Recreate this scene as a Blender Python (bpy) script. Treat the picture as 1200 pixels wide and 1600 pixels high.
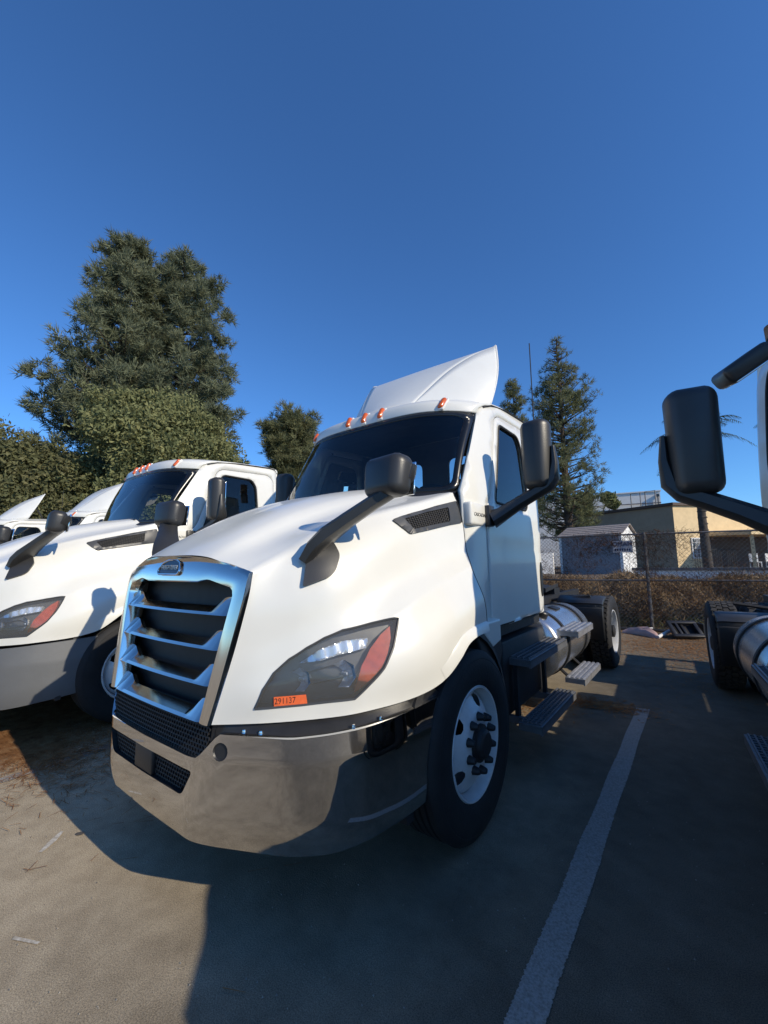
import bpy, bmesh, math, random
import numpy as np
from mathutils import Vector, Matrix
from mathutils.geometry import delaunay_2d_cdt
for o in list(bpy.data.objects): bpy.data.objects.remove(o)
SC = bpy.context.scene; COL = SC.collection
rnd = random.Random(7); rng = np.random.default_rng(7)

# ============================================================ camera, sky, sun, exposure
CAM = (2.271, -1.028, 1.531)
YAW, PITCH, ROLL, FPX = 0.6486, 0.1234, 0.0132, 643.7        # view 37 degrees left of the trucks' axis, a wide phone lens
fw = Vector((-math.sin(YAW)*math.cos(PITCH), math.cos(YAW)*math.cos(PITCH), math.sin(PITCH)))
r0 = Vector((math.cos(YAW), math.sin(YAW), 0)); d0 = fw.cross(r0)
if d0.z > 0: d0 = -d0
rt = math.cos(ROLL)*r0 + math.sin(ROLL)*d0; dn = -math.sin(ROLL)*r0 + math.cos(ROLL)*d0
cd = bpy.data.cameras.new('camera'); cam = bpy.data.objects.new('camera', cd); COL.objects.link(cam); SC.camera = cam
cam.matrix_world = Matrix(((rt.x, -dn.x, -fw.x, CAM[0]), (rt.y, -dn.y, -fw.y, CAM[1]), (rt.z, -dn.z, -fw.z, CAM[2]), (0, 0, 0, 1)))
cd.sensor_fit = 'VERTICAL'; cd.sensor_height = 24.0; cd.sensor_width = 18.0; cd.lens = FPX/1600*24.0
cd.clip_start = .05; cd.clip_end = 2000
SUN_EL, SUN_AZ = 30.3, 0.0                                   # elevation; azimuth in degrees from +X towards +Y
w = bpy.data.worlds.new('World'); SC.world = w; w.use_nodes = True
nt = w.node_tree; bg = nt.nodes['Background']; sky = nt.nodes.new('ShaderNodeTexSky')
sky.sky_type = 'NISHITA'; sky.sun_disc = False; sky.sun_elevation = math.radians(SUN_EL); sky.sun_rotation = math.radians(90-SUN_AZ)
sky.altitude = 0; sky.air_density = 1.0; sky.dust_density = 0.0; sky.ozone_density = 10.0
gam = nt.nodes.new('ShaderNodeMix'); gam.data_type = 'RGBA'; gam.blend_type = 'MULTIPLY'; gam.inputs[0].default_value = 1; gam.inputs[7].default_value = (.88, 1.08, 1.17, 1)   # a deep blue autumn sky
nt.links.new(sky.outputs[0], gam.inputs[6]); nt.links.new(gam.outputs[2], bg.inputs[0]); bg.inputs[1].default_value = .15
sl = bpy.data.lights.new('sun', 'SUN'); so = bpy.data.objects.new('sun', sl); COL.objects.link(so)
sl.energy = 4.5; sl.angle = math.radians(.5); sl.color = (1, .89, .71)
sd = Vector((math.cos(math.radians(SUN_AZ))*math.cos(math.radians(SUN_EL)), math.sin(math.radians(SUN_AZ))*math.cos(math.radians(SUN_EL)), math.sin(math.radians(SUN_EL))))
so.rotation_euler = sd.to_track_quat('Z', 'Y').to_euler()
vs = SC.view_settings; vs.view_transform = 'Standard'; vs.look = 'None'; vs.exposure = 0.0; vs.gamma = 1; vs.use_curve_mapping = False

# ============================================================ materials
MATS = {}
def mat(name, col, rough=.5, metal=0., var=0., vscale=3., bump=0., bscale=40., coat=0., col2=None, thr=None, spec=.5, detail=4., trans=0.):
    if name in MATS: return MATS[name]
    m = bpy.data.materials.new(name); m.use_nodes = True; t = m.node_tree; b = t.nodes['Principled BSDF']
    b.inputs['Roughness'].default_value = rough; b.inputs['Metallic'].default_value = metal
    b.inputs['Specular IOR Level'].default_value = spec; b.inputs['Coat Weight'].default_value = coat; b.inputs['Coat Roughness'].default_value = .05
    b.inputs['Transmission Weight'].default_value = trans
    co = t.nodes.new('ShaderNodeTexCoord')
    if var or col2:
        n = t.nodes.new('ShaderNodeTexNoise'); n.inputs['Scale'].default_value = vscale; n.inputs['Detail'].default_value = detail; n.inputs['Roughness'].default_value = .6
        t.links.new(co.outputs['Object'], n.inputs['Vector'])
        r = t.nodes.new('ShaderNodeValToRGB'); a, c = (thr if thr else (.35, .65)); r.color_ramp.elements[0].position = a; r.color_ramp.elements[1].position = c
        c2 = col2 if col2 else tuple(x*(1-var) for x in col)
        r.color_ramp.elements[0].color = (*c2, 1); r.color_ramp.elements[1].color = (*col, 1)
        t.links.new(n.outputs['Fac'], r.inputs[0]); t.links.new(r.outputs[0], b.inputs['Base Color'])
    else: b.inputs['Base Color'].default_value = (*col, 1)
    if bump:
        n2 = t.nodes.new('ShaderNodeTexNoise'); n2.inputs['Scale'].default_value = bscale; n2.inputs['Detail'].default_value = 3
        t.links.new(co.outputs['Object'], n2.inputs['Vector'])
        bp = t.nodes.new('ShaderNodeBump'); bp.inputs['Strength'].default_value = bump; bp.inputs['Distance'].default_value = .02
        t.links.new(n2.outputs['Fac'], bp.inputs['Height']); t.links.new(bp.outputs[0], b.inputs['Normal'])
    MATS[name] = m; return m
def glass(name, tint, refl=1.0, ior=1.5):
    m = bpy.data.materials.new(name); m.use_nodes = True; t = m.node_tree
    for n in list(t.nodes): t.nodes.remove(n)
    o = t.nodes.new('ShaderNodeOutputMaterial'); mx = t.nodes.new('ShaderNodeMixShader'); tr = t.nodes.new('ShaderNodeBsdfTransparent'); g = t.nodes.new('ShaderNodeBsdfGlossy')
    tr.inputs[0].default_value = (*tint, 1); g.inputs[0].default_value = (refl, refl, refl, 1); g.inputs['Roughness'].default_value = .01
    f = t.nodes.new('ShaderNodeFresnel'); f.inputs['IOR'].default_value = ior
    t.links.new(f.outputs[0], mx.inputs[0]); t.links.new(tr.outputs[0], mx.inputs[1]); t.links.new(g.outputs[0], mx.inputs[2]); t.links.new(mx.outputs[0], o.inputs[0])
    MATS[name] = m; return m
def hazy(m, f, c):
    # weathered plastic: a little diffuse haze over the clear cover
    t = m.node_tree; o = [n for n in t.nodes if n.type == 'OUTPUT_MATERIAL'][0]; src = o.inputs[0].links[0].from_socket; d = t.nodes.new('ShaderNodeBsdfDiffuse'); d.inputs[0].default_value = (*c, 1); mx = t.nodes.new('ShaderNodeMixShader'); mx.inputs[0].default_value = f; t.links.new(src, mx.inputs[1]); t.links.new(d.outputs[0], mx.inputs[2]); t.links.new(mx.outputs[0], o.inputs[0]); return m
WHITE = mat('white_paint', (.745, .735, .675), .30, var=.05, vscale=1.7, coat=.35, bump=.02, bscale=4)
FAIR = mat('fairing_white', (.74, .735, .69), .38, var=.05, vscale=2.2, coat=.2)
CHROME = mat('chrome', (.68, .67, .65), .03, 1.0, var=.04, vscale=2.5)
CHROMEG = mat('grille_chrome', (.76, .72, .66), .13, 1.0, var=.05, vscale=5)
ALU = mat('polished_aluminium', (.62, .62, .62), .27, .9, var=.14, vscale=7, bump=.03, bscale=22)
STEP = mat('step_aluminium', (.52, .52, .53), .42, .7, var=.3, vscale=14)
STEPD = mat('dark_step_metal', (.17, .175, .185), .45, .3, var=.25, vscale=14)
PLAST = mat('black_plastic', (.022, .022, .023), .42, var=.3, vscale=8, bump=.06, bscale=160)
MIRR = mat('mirror_shell_plastic', (.032, .032, .032), .38, var=.15, vscale=6, bump=.05, bscale=200)
GREYP = mat('grey_bumper_plastic', (.118, .122, .126), .5, var=.15, vscale=3, bump=.04, bscale=90)
VENTP = mat('vent_plastic', (.06, .062, .065), .42, var=.1, vscale=12)
BLACK = mat('black_void', (.008, .008, .009), .8, var=.2)
MESHM = mat('grille_mesh', (.012, .012, .013), .6, var=.3, vscale=20)
RUBBER = mat('tyre_rubber', (.013, .013, .014), .75, var=.45, vscale=9, bump=.12, bscale=60)
DUSTY = mat('dusty_tread', (.05, .047, .042), .85, var=.5, vscale=14)
CHASS = mat('chassis_black', (.018, .018, .019), .6, var=.4, vscale=6, bump=.1, bscale=30)
FEND = mat('fender_plastic', (.035, .037, .04), .42, var=.25, vscale=4, bump=.04, bscale=70)
RIMW = mat('white_wheel_paint', (.62, .63, .63), .35, var=.16, vscale=9, coat=.2)
AMBER = mat('amber_lens', (.75, .13, .015), .18, coat=.6, var=.3, vscale=30)
REDAMB = mat('side_amber_reflector', (.5, .09, .03), .2, coat=.5, var=.25, vscale=30)
HOUSE = mat('lamp_housing', (.11, .11, .112), .35, var=.3, vscale=15)
REFL = mat('lamp_reflector', (.88, .88, .9), .16, 1.0)
STRIP = mat('lamp_strip', (.72, .76, .82), .22, .5)
TAG = mat('orange_tape', (.85, .15, .04), .6, var=.15, vscale=40)
INK = mat('black_ink', (.015, .015, .018), .6, var=.2)
BADGEM = mat('badge_dark', (.035, .045, .06), .3, var=.2, vscale=30)
INTER = mat('cab_interior_dark', (.11, .112, .115), .7, var=.25, vscale=5)
SEAT = mat('seat_fabric', (.075, .075, .08), .85, var=.25, vscale=20)
PAPER = mat('paper', (.78, .8, .8), .7, var=.06)
RUST = mat('rusty_pipe', (.32, .18, .10), .75, var=.5, vscale=9)
SEAM = mat('door_seal_black', (.012, .012, .013), .7, var=.2)
FRIT = mat('windshield_border', (.012, .013, .014), .25, var=.2)
MGLASS = mat('mirror_glass', (.75, .77, .8), .03, 1.0, var=.03)
GLASS_W = glass('windshield_glass', (.78, .84, .85)); GLASS_S = glass('side_glass', (.80, .86, .88)); LENS = hazy(glass('lamp_cover_glass', (.93, .94, .94), .8, 1.45), .10, (.6, .58, .52))

# ============================================================ mesh helpers
class MB:
    def __init__(s): s.v = []; s.f = []
    def add(s, V, F):
        b = len(s.v); s.v.extend([tuple(map(float, p)) for p in V]); s.f.extend([tuple(i+b for i in f) for f in F]); return s
    def grid(s, P, cu=False, cv=False):
        P = np.asarray(P, float); m, n = P.shape[:2]; F = []
        for i in range(m if cu else m-1):
            for j in range(n if cv else n-1):
                a, b = (i+1) % m, (j+1) % n; F.append((i*n+j, a*n+j, a*n+b, i*n+b))
        return s.add(P.reshape(-1, 3), F)
    def box(s, c, sz, rot=None, bev=0., seg=2):
        bm = bmesh.new(); bmesh.ops.create_cube(bm, size=1)
        for v in bm.verts: v.co = Vector((v.co.x*sz[0], v.co.y*sz[1], v.co.z*sz[2]))
        if bev: bmesh.ops.bevel(bm, geom=list(bm.edges), offset=bev, segments=seg, affect='EDGES', profile=.5)
        M = Matrix.Translation(c) @ (rot.to_4x4() if rot is not None else Matrix())
        bm.verts.index_update(); s.add([M @ v.co for v in bm.verts], [[v.index for v in f.verts] for f in bm.faces]); bm.free(); return s
    def tube(s, path, r, n=8, cap=True, sq=(1, 1)):
        path = [Vector(p) for p in path]; rs = r if isinstance(r, (list, tuple)) else [r]*len(path); rings = []; up = None
        for i, p in enumerate(path):
            t = (path[min(i+1, len(path)-1)]-path[max(i-1, 0)]).normalized()
            if up is None: up = Vector((0, 0, 1)) if abs(t.z) < .9 else Vector((1, 0, 0))
            a = t.cross(up).normalized(); u = a.cross(t).normalized(); up = u
            rings.append([p+(a*math.cos(k*2*math.pi/n)*sq[0]+u*math.sin(k*2*math.pi/n)*sq[1])*rs[i] for k in range(n)])
        b = len(s.v); s.grid(np.array(rings), cv=True)
        if cap: s.f.append(tuple(b+k for k in range(n))); s.f.append(tuple(b+(len(path)-1)*n+k for k in reversed(range(n))))
        return s
    def sweep(s, path, prof, side=None, cap=True):
        """prof: list of (a, b) offsets; side: fixed direction for a; b is along tangent x side"""
        path = [Vector(p) for p in path]; rings = []
        for i, p in enumerate(path):
            t = (path[min(i+1, len(path)-1)]-path[max(i-1, 0)]).normalized(); sd_ = Vector(side) if side else Vector((0, 0, 1))
            sd_ = (sd_-t*sd_.dot(t)).normalized(); o = t.cross(sd_)
            pr = prof[i] if isinstance(prof[0][0], (list, tuple)) else prof
            rings.append([p+sd_*a+o*b for a, b in pr])
        b = len(s.v); n = len(rings[0]); s.grid(np.array(rings), cv=True)
        if cap: s.f.append(tuple(b+k for k in range(n))); s.f.append(tuple(b+(len(path)-1)*n+k for k in reversed(range(n))))
        return s
    def lathe(s, prof, o, axis, n=32, a0=0, a1=2*math.pi):
        """prof: (radius, along axis)"""
        ax = Vector(axis).normalized(); e1 = ax.orthogonal().normalized()
        if abs(ax.x) > .9: e1 = Vector((0, 1, 0)); 
        e2 = ax.cross(e1); o = Vector(o); full = abs(a1-a0-2*math.pi) < 1e-6; k = n if full else n+1
        P = [[o+ax*h+(e1*math.cos(a0+(a1-a0)*i/n)+e2*math.sin(a0+(a1-a0)*i/n))*r for i in range(k)] for r, h in prof]
        return s.grid(np.array(P), cv=full)
    def prism(s, poly, d):
        """poly: 3D points of one face; d: extrusion vector"""
        n = len(poly); A = [Vector(p) for p in poly]; B = [p+Vector(d) for p in A]
        return s.add(A+B, [tuple(range(n)), tuple(reversed(range(n, 2*n)))]+[(i, i+n, (i+1) % n+n, (i+1) % n) for i in range(n)])
    def mirror(s):
        n = len(s.v); s.v += [(-x, y, z) for x, y, z in s.v[:n]]; s.f += [tuple(reversed([i+n for i in f])) for f in s.f[:]]; return s
    def build(s, name, m, parent=None, smooth=35, recalc=True, solid=0., bevel=0., loc=None, normals=None):
        me = bpy.data.meshes.new(name); me.from_pydata(s.v, [], s.f); me.validate()
        if recalc:
            bm = bmesh.new(); bm.from_mesh(me); bmesh.ops.recalc_face_normals(bm, faces=bm.faces); bm.to_mesh(me); bm.free()
        ms = m if isinstance(m, (list, tuple)) else [m]
        for q in ms: me.materials.append(q)
        if smooth:
            me.shade_smooth()
            if normals is None and smooth < 180: me.set_sharp_from_angle(angle=math.radians(smooth))
        if normals is not None: me.normals_split_custom_set_from_vertices(normals)
        ob = bpy.data.objects.new(name, me); COL.objects.link(ob)
        if parent is not None: ob.parent = parent
        if loc is not None: ob.location = loc
        if bevel:
            q = ob.modifiers.new('bevel', 'BEVEL'); q.width = bevel; q.segments = 2; q.limit_method = 'ANGLE'; q.angle_limit = math.radians(40)
        if solid:
            q = ob.modifiers.new('thickness', 'SOLIDIFY'); q.thickness = solid; q.offset = -1
        return ob
def tag(o, label, cat, group=None, kind=None):
    if label: o['label'] = label
    if cat: o['category'] = cat
    if group: o['group'] = group
    if kind: o['kind'] = kind
    return o
def empty(name, loc=(0, 0, 0), rz=0):
    o = bpy.data.objects.new(name, None); COL.objects.link(o); o.location = loc; o.rotation_euler = (0, 0, rz); o.empty_display_size = .2; return o
def inpoly(P, poly):
    x, y = P[:, 0], P[:, 1]; c = np.zeros(len(P), bool); n = len(poly)
    for i in range(n):
        x0, y0 = poly[i]; x1, y1 = poly[(i+1) % n]
        if y0 == y1: continue
        k = ((y0 > y) != (y1 > y)) & (x < (x1-x0)*(y-y0)/(y1-y0)+x0); c ^= k
    return c
def subdiv(poly, step):
    out = []
    for i in range(len(poly)):
        a = np.array(poly[i], float); b = np.array(poly[(i+1) % len(poly)], float); n = max(1, int(math.ceil(np.linalg.norm(b-a)/step)))
        out += [tuple(a+(b-a)*k/n) for k in range(n)]
    return out
def roundpoly(poly, r, n=4):
    out = []; m = len(poly)
    for i in range(m):
        p = np.array(poly[i], float); a = np.array(poly[i-1], float)-p; b = np.array(poly[(i+1) % m], float)-p
        rr = r[i] if isinstance(r, (list, tuple)) else r
        if rr <= 0: out.append(tuple(p)); continue
        d = min(rr, np.linalg.norm(a)*.45, np.linalg.norm(b)*.45); A = p+a/np.linalg.norm(a)*d; B = p+b/np.linalg.norm(b)*d
        for k in range(n+1):
            t = k/n; out.append(tuple(A*(1-t)**2+p*2*t*(1-t)+B*t*t))
    return out
def cdt(outer, holes, step):
    """triangulate a 2D polygon with holes on a fine grid -> points, triangles"""
    loops = [subdiv(outer, step)]+[subdiv(h, step) for h in holes]; pts = []; edges = []
    for L in loops:
        b = len(pts); pts += L; edges += [(b+i, b+(i+1) % len(L)) for i in range(len(L))]
    B = np.array(pts); lo, hi = B.min(0), B.max(0)
    gx, gy = np.meshgrid(np.arange(lo[0]+step*.5, hi[0], step), np.arange(lo[1]+step*.5, hi[1], step)); G = np.stack([gx.ravel(), gy.ravel()], 1)
    k = inpoly(G, outer)
    for h in holes: k &= ~inpoly(G, h)
    G = G[k]
    if len(G):
        d = np.sqrt(((G[:, None]-B[None])**2).sum(2)).min(1); G = G[d > .45*step]
    allp = [Vector(p) for p in pts]+[Vector(p) for p in G]
    v, e, f, *_ = delaunay_2d_cdt(allp, edges, [], 0, 1e-6)
    V = np.array([(p.x, p.y) for p in v]); F = np.array([t for t in f if len(t) == 3]); c = V[F].mean(1); k = inpoly(c, outer)
    for h in holes: k &= ~inpoly(c, h)
    return V, F[k]
def sheet(outer, holes, step, fn):
    V, F = cdt(outer, holes, step); m = MB(); m.add([fn(a, b) for a, b in V], [tuple(t) for t in F]); return m
def text_mesh(body, size, name='lettering', ext=.002, shear=0., xs=1.):
    cu = bpy.data.curves.new('text', 'FONT'); cu.body = body; cu.size = size; cu.extrude = ext; cu.align_x = 'CENTER'; cu.align_y = 'CENTER'; cu.resolution_u = 2; cu.shear = shear
    o = bpy.data.objects.new('text', cu); COL.objects.link(o); dg = bpy.context.evaluated_depsgraph_get(); me = bpy.data.meshes.new_from_object(o.evaluated_get(dg))
    bpy.data.objects.remove(o); bpy.data.curves.remove(cu)
    for v in me.vertices: v.co.x *= xs
    return me
def text_obj(body, size, M, m, parent, name='lettering', **k):
    me = text_mesh(body, size, **k); me.transform(M); me.materials.clear(); me.materials.append(m)
    o = bpy.data.objects.new(name, me); COL.objects.link(o); o.parent = parent; return o
def frame(o, x, y):
    """matrix with columns x, y, x cross y at origin o"""
    x = Vector(x).normalized(); y = Vector(y); y = (y-x*y.dot(x)).normalized(); z = x.cross(y)
    return Matrix(((x.x, y.x, z.x, o[0]), (x.y, y.y, z.y, o[1]), (x.z, y.z, z.z, o[2]), (0, 0, 0, 1)))
def children_of(o): return [c for c in bpy.data.objects if c.parent == o]
def copy_tree(o, parent=None, skip=()):
    c = o.copy(); COL.objects.link(c)
    if parent is not None: c.parent = parent
    for ch in KIDS.get(o.name, []):
        if ch not in skip: copy_tree(bpy.data.objects[ch], c, skip)
    return c
# ============================================================ hood surface
# ---- hood control net: columns run from the centre line down to the lower edge, rows from the grille frame back to the cab
HOOD_V = np.array([0, .13, .27, .48, .86, 1.08, 1.45])
HOOD_U = np.array([0, .38, .70, .86, .98, 1.12, 1.30, 1.46, 1.68])
HOOD = np.array([
 [(0,.055,1.585),(0,.18,1.665),(0,.33,1.745),(0,.55,1.855),(0,.95,2.0),(0,1.15,2.05),(0,1.45,2.10)],
 [(.34,.075,1.572),(.345,.19,1.64),(.35,.32,1.705),(.38,.51,1.795),(.44,.92,1.945),(.47,1.13,2.0),(.52,1.47,2.075)],
 [(.633,.13,1.497),(.645,.2,1.535),(.66,.31,1.593),(.705,.44,1.68),(.845,.88,1.838),(.895,1.09,1.893),(.95,1.5,2.01)],
 [(.628,.118,1.40),(.672,.2,1.445),(.735,.29,1.50),(.80,.42,1.58),(.915,.87,1.745),(.95,1.1,1.80),(.985,1.52,1.905)],
 [(.612,.1,1.29),(.70,.195,1.335),(.79,.30,1.385),(.865,.43,1.455),(.955,.87,1.655),(.98,1.1,1.705),(1.005,1.53,1.785)],
 [(.59,.078,1.16),(.70,.185,1.19),(.81,.305,1.24),(.905,.46,1.30),(.985,.84,1.47),(1.005,1.06,1.53),(1.035,1.5,1.62)],
 [(.572,.058,1.06),(.70,.165,1.075),(.835,.305,1.115),(.955,.475,1.175),(1.085,.78,1.315),(1.10,1.0,1.392),(1.11,1.42,1.49)],
 [(.55,.035,.95),(.71,.15,.962),(.86,.305,.985),(1.0,.46,1.02),(1.165,.80,1.11),(1.19,1.03,1.235),(1.165,1.47,1.29)],
 [(.523,.017,.843),(.70,.155,.846),(.85,.30,.85),(1.0,.475,.862),(1.17,.92,.925),(1.195,1.16,1.085),(1.165,1.50,1.095)],
],float)
def _step(H, U):
    # a soft step along the edge of the raised middle of the hood
    t = np.clip(HOOD_V/.4,0,1)[:,None]*np.array([0,0,1.]); mid = H[1]+.27*(H[2]-H[1])-.034*t; top = H[1]+.006*t
    return np.concatenate([H[:1],top[None],mid[None],H[2:]]), np.concatenate([U[:2],[.465],U[2:]])
def _crease(H, U, k, a=.16):
    # keep the surface straight up to a crease line at column k
    f = lambda X: np.concatenate([X[:k],(X[k]+a*(X[k-1]-X[k]))[None],X[k:k+1],(X[k]+a*(X[k+1]-X[k]))[None],X[k+1:]]); return f(H), f(U)
HOOD, HOOD_U = _step(HOOD,HOOD_U)
HOOD, HOOD_U = _crease(HOOD,HOOD_U,7,.2); HOOD, HOOD_U = _crease(HOOD,HOOD_U,3,.2)
def pchip(x, Y, xs):
    """monotone cubic through the rows of Y (len(x), ...), evaluated at xs"""
    x = np.asarray(x,float); Y = np.asarray(Y,float); h = np.diff(x)
    hs = h.reshape((-1,)+(1,)*(Y.ndim-1)); d = np.diff(Y,axis=0)/hs
    m = np.zeros_like(Y); w1 = 2*hs[1:]+hs[:-1]; w2 = hs[1:]+2*hs[:-1]
    ok = d[:-1]*d[1:] > 0
    with np.errstate(divide='ignore',invalid='ignore'):
        m[1:-1] = np.where(ok,(w1+w2)/(w1/np.where(ok,d[:-1],1)+w2/np.where(ok,d[1:],1)),0)
    # soften: blend with the centred slope so that surfaces do not flatten at every small wiggle
    c = (hs[:-1]*d[1:]+hs[1:]*d[:-1])/(hs[1:]+hs[:-1])
    m[1:-1] = .5*m[1:-1]+.5*c
    m[0] = d[0]; m[-1] = d[-1]
    xs = np.clip(np.asarray(xs,float),x[0],x[-1]); i = np.clip(np.searchsorted(x,xs,side='right')-1,0,len(h)-1)
    t = ((xs-x[i])/h[i]).reshape((-1,)+(1,)*(Y.ndim-1)); hh = h[i].reshape(t.shape)
    return (Y[i]*(2*t**3-3*t**2+1)+hh*m[i]*(t**3-2*t**2+t)+Y[i+1]*(3*t**2-2*t**3)+hh*m[i+1]*(t**3-t**2))
_HX = np.concatenate([(HOOD[1:3][::-1])*np.array([-1,1,1]),HOOD]); _HXU = np.concatenate([-HOOD_U[1:3][::-1],HOOD_U])
def hood_pt(u, v):
    """points on the hood, arrays of u (0 centre .. 1.68 lower edge) and v (0 grille .. 1.45 cab); negative u is the other side"""
    u = np.atleast_1d(np.asarray(u,float)); v = np.atleast_1d(np.asarray(v,float)); out = np.zeros((len(u),3))
    s = np.where(u<0,-1,1); ua = np.abs(u)
    rows = pchip(HOOD_V,np.swapaxes(_HX,0,1),v)            # (n, columns, 3)
    for k in range(len(u)): out[k] = pchip(_HXU,rows[k],[ua[k]])[0]
    out[:,0] *= s
    return out
def hood_n(u, v, e=.004):
    u = np.atleast_1d(np.asarray(u,float)); v = np.atleast_1d(np.asarray(v,float))
    ul = np.clip(u-e,-1.68,1.68); uh = np.clip(u+e,-1.68,1.68); vl = np.clip(v-e,0,1.45); vh = np.clip(v+e,0,1.45)
    n = np.cross(hood_pt(uh,v)-hood_pt(ul,v),hood_pt(u,vh)-hood_pt(u,vl))
    return n/np.linalg.norm(n,axis=1)[:,None]
# ============================================================ the truck
HL = [(1.549,.105),(1.421,.125),(1.338,.154),(1.277,.2),(1.239,.259),(1.214,.337),(1.21,.434),(1.254,.583),(1.307,.736),(1.354,.695),(1.39,.662),(1.421,.626),(1.454,.594),(1.514,.518),(1.58,.445),(1.567,.33),(1.561,.236),(1.552,.169)]
HL_AMB = [(1.316,.678),(1.327,.618),(1.36,.548),(1.414,.49),(1.503,.452),(1.543,.444),(1.532,.469),(1.492,.526),(1.449,.584),(1.403,.628),(1.356,.666)]
HL_STRIP = [(1.318,.227),(1.274,.309),(1.274,.416),(1.316,.55),(1.35,.53),(1.334,.382),(1.336,.302)]
VENT = [(.812,.848),(.796,.993),(.787,1.23),(.797,1.44),(.911,1.44),(.968,1.44),(.963,1.292),(.963,1.09),(.961,.928),(.897,.886)]
VENT_IN = [(.834,.926),(.822,1.125),(.835,1.332),(.942,1.31),(.936,1.111),(.935,.965)]
MBASE = [(.944,.273),(.869,.343),(.777,.397),(.764,.458),(.828,.541),(.905,.542),(.952,.492),(.96,.455)]
def off(u, v, d, s=1):
    p = hood_pt(u, v)[0]; q = p+hood_n(u, v)[0]*d; q[0] *= s; return q
def gy(x, z):
    return -.022+.101*(z-.59)+(.05+.148*max(0, z-.843))*x*x
def hexcells(poly, c, fn, m, th=.30, deep=.012):
    P = np.array(poly); lo, hi = P.min(0), P.max(0); hgt = c*math.sqrt(3)/2; j = 0; y = lo[1]
    while y < hi[1]+hgt:
        x = lo[0]+(c*.75 if 0 else 0)+(j % 2)*c*.5
        while x < hi[0]+c:
            if inpoly(np.array([(x, y)]), poly)[0]:
                A = [(x+math.cos(a)*c*.585, y+math.sin(a)*c*.585) for a in [math.pi/6+k*math.pi/3 for k in range(6)]]
                B = [(x+math.cos(a)*c*(.585-th*.7), y+math.sin(a)*c*(.585-th*.7)) for a in [math.pi/6+k*math.pi/3 for k in range(6)]]
                V = [fn(a, b, 0) for a, b in A]+[fn(a, b, .002) for a, b in B]+[fn(a, b, -deep) for a, b in B]
                m.add(V, [(k, (k+1) % 6, 6+(k+1) % 6, 6+k) for k in range(6)]+[(6+k, 6+(k+1) % 6, 12+(k+1) % 6, 12+k) for k in range(6)])
            x += c
        y += hgt; j += 1
    return m
def outward(ob, out):
    me = ob.data; n = Vector((0, 0, 0))
    for p in me.polygons: n += p.normal*p.area
    if n.dot(Vector(out)) < 0: me.flip_normals()
    return ob
def flipx(m, s):
    if s < 0: m.v = [(-x, y, z) for x, y, z in m.v]
    return m

T = empty('semi_truck')
# ---- hood
V, F = cdt([(0, 0), (1.68, 0), (1.68, 1.45), (0, 1.45)], [HL], .034)
Ph = hood_pt(V[:, 0], V[:, 1]); Nh = hood_n(V[:, 0], V[:, 1]); n = len(V)
on = np.abs(V[:, 0]) < 1e-6; Nh[on, 0] = 0; Ph[on, 0] = 0
idx = np.where(on, np.arange(n), np.arange(n)+n); used = np.unique(np.concatenate([np.arange(n), idx])); re = {k: i for i, k in enumerate(used)}
allP = np.concatenate([Ph, Ph*[-1, 1, 1]]); allN = np.concatenate([Nh, Nh*[-1, 1, 1]])
m = MB(); m.add(allP[used], [tuple(re[i] for i in t) for t in F]+[tuple(re[idx[i]] for i in reversed(t)) for t in F])
hood = m.build('hood', WHITE, T, recalc=False, normals=[tuple(x) for x in allN[used]])
outward(hood, (0, -.5, 1))
hood.data.normals_split_custom_set_from_vertices([tuple(x) for x in allN[used]])
# return lips of the hood: lower edge, wheel arch and cab edge
m = MB(); vv = np.linspace(0, 1.45, 60); uu = np.linspace(0, 1.68, 50)
for s in (1, -1):
    m.grid(np.array([[off(1.68, v, 0, s), off(1.68, v, 0, s)+np.array([-.035*s, .012, -.004])] for v in vv]))
    m.grid(np.array([[off(u, 1.45, 0, s), off(u, 1.45, -.03, s)] for u in uu]))
m.build('hood_edge', WHITE, hood)
for s in (1, -1): MB().tube([off(u, 1.45, -.006, s)+np.array([0, .007, 0]) for u in np.linspace(.66, 1.62, 40)], .0075, 6).build('hood_seal', SEAM, hood)
# sides of the hood carry a raised fender lip round the wheel arch
for s in (1, -1):
    m = MB(); P = []
    for v in np.linspace(.87, 1.44, 30):
        k = min(1, (v-.87)/.12); P.append([off(1.60, v, .001, s), off(1.612, v, .001+.012*k, s), off(1.679, v, .001+.020*k, s), off(1.68, v, -.002, s)])
    m.grid(np.array(P)); m.build('fender_lip', WHITE, hood, smooth=50)
# ---- grille
HF = HOOD[[0, 1, 4, 6, 7, 8, 10, 12, 13], 0]
outer = [(-p[0], p[2]) for p in HF[2:][::-1]]+[(-.5, 1.535), (-.34, 1.568), (-.17, 1.582), (0, 1.586), (.17, 1.582), (.34, 1.568), (.5, 1.535)]+[(p[0], p[2]) for p in HF[2:]]
inner = [(.455, .845), (.505, 1.14), (.548, 1.385), (.53, 1.425), (.36, 1.462), (.30, 1.452), (0, 1.45), (-.30, 1.452), (-.36, 1.462), (-.53, 1.425), (-.548, 1.385), (-.505, 1.14), (-.455, .845)]
def fr_y(x, z): return gy(x, z)-.018+1.7*max(0, z-1.44)**2
def resample(L, n):
    L = np.array(L, float); d = np.concatenate([[0], np.cumsum(np.linalg.norm(np.diff(L, axis=0), axis=1))]); t = np.linspace(0, d[-1], n); return np.stack([np.interp(t, d, L[:, k]) for k in range(L.shape[1])], 1)
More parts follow.
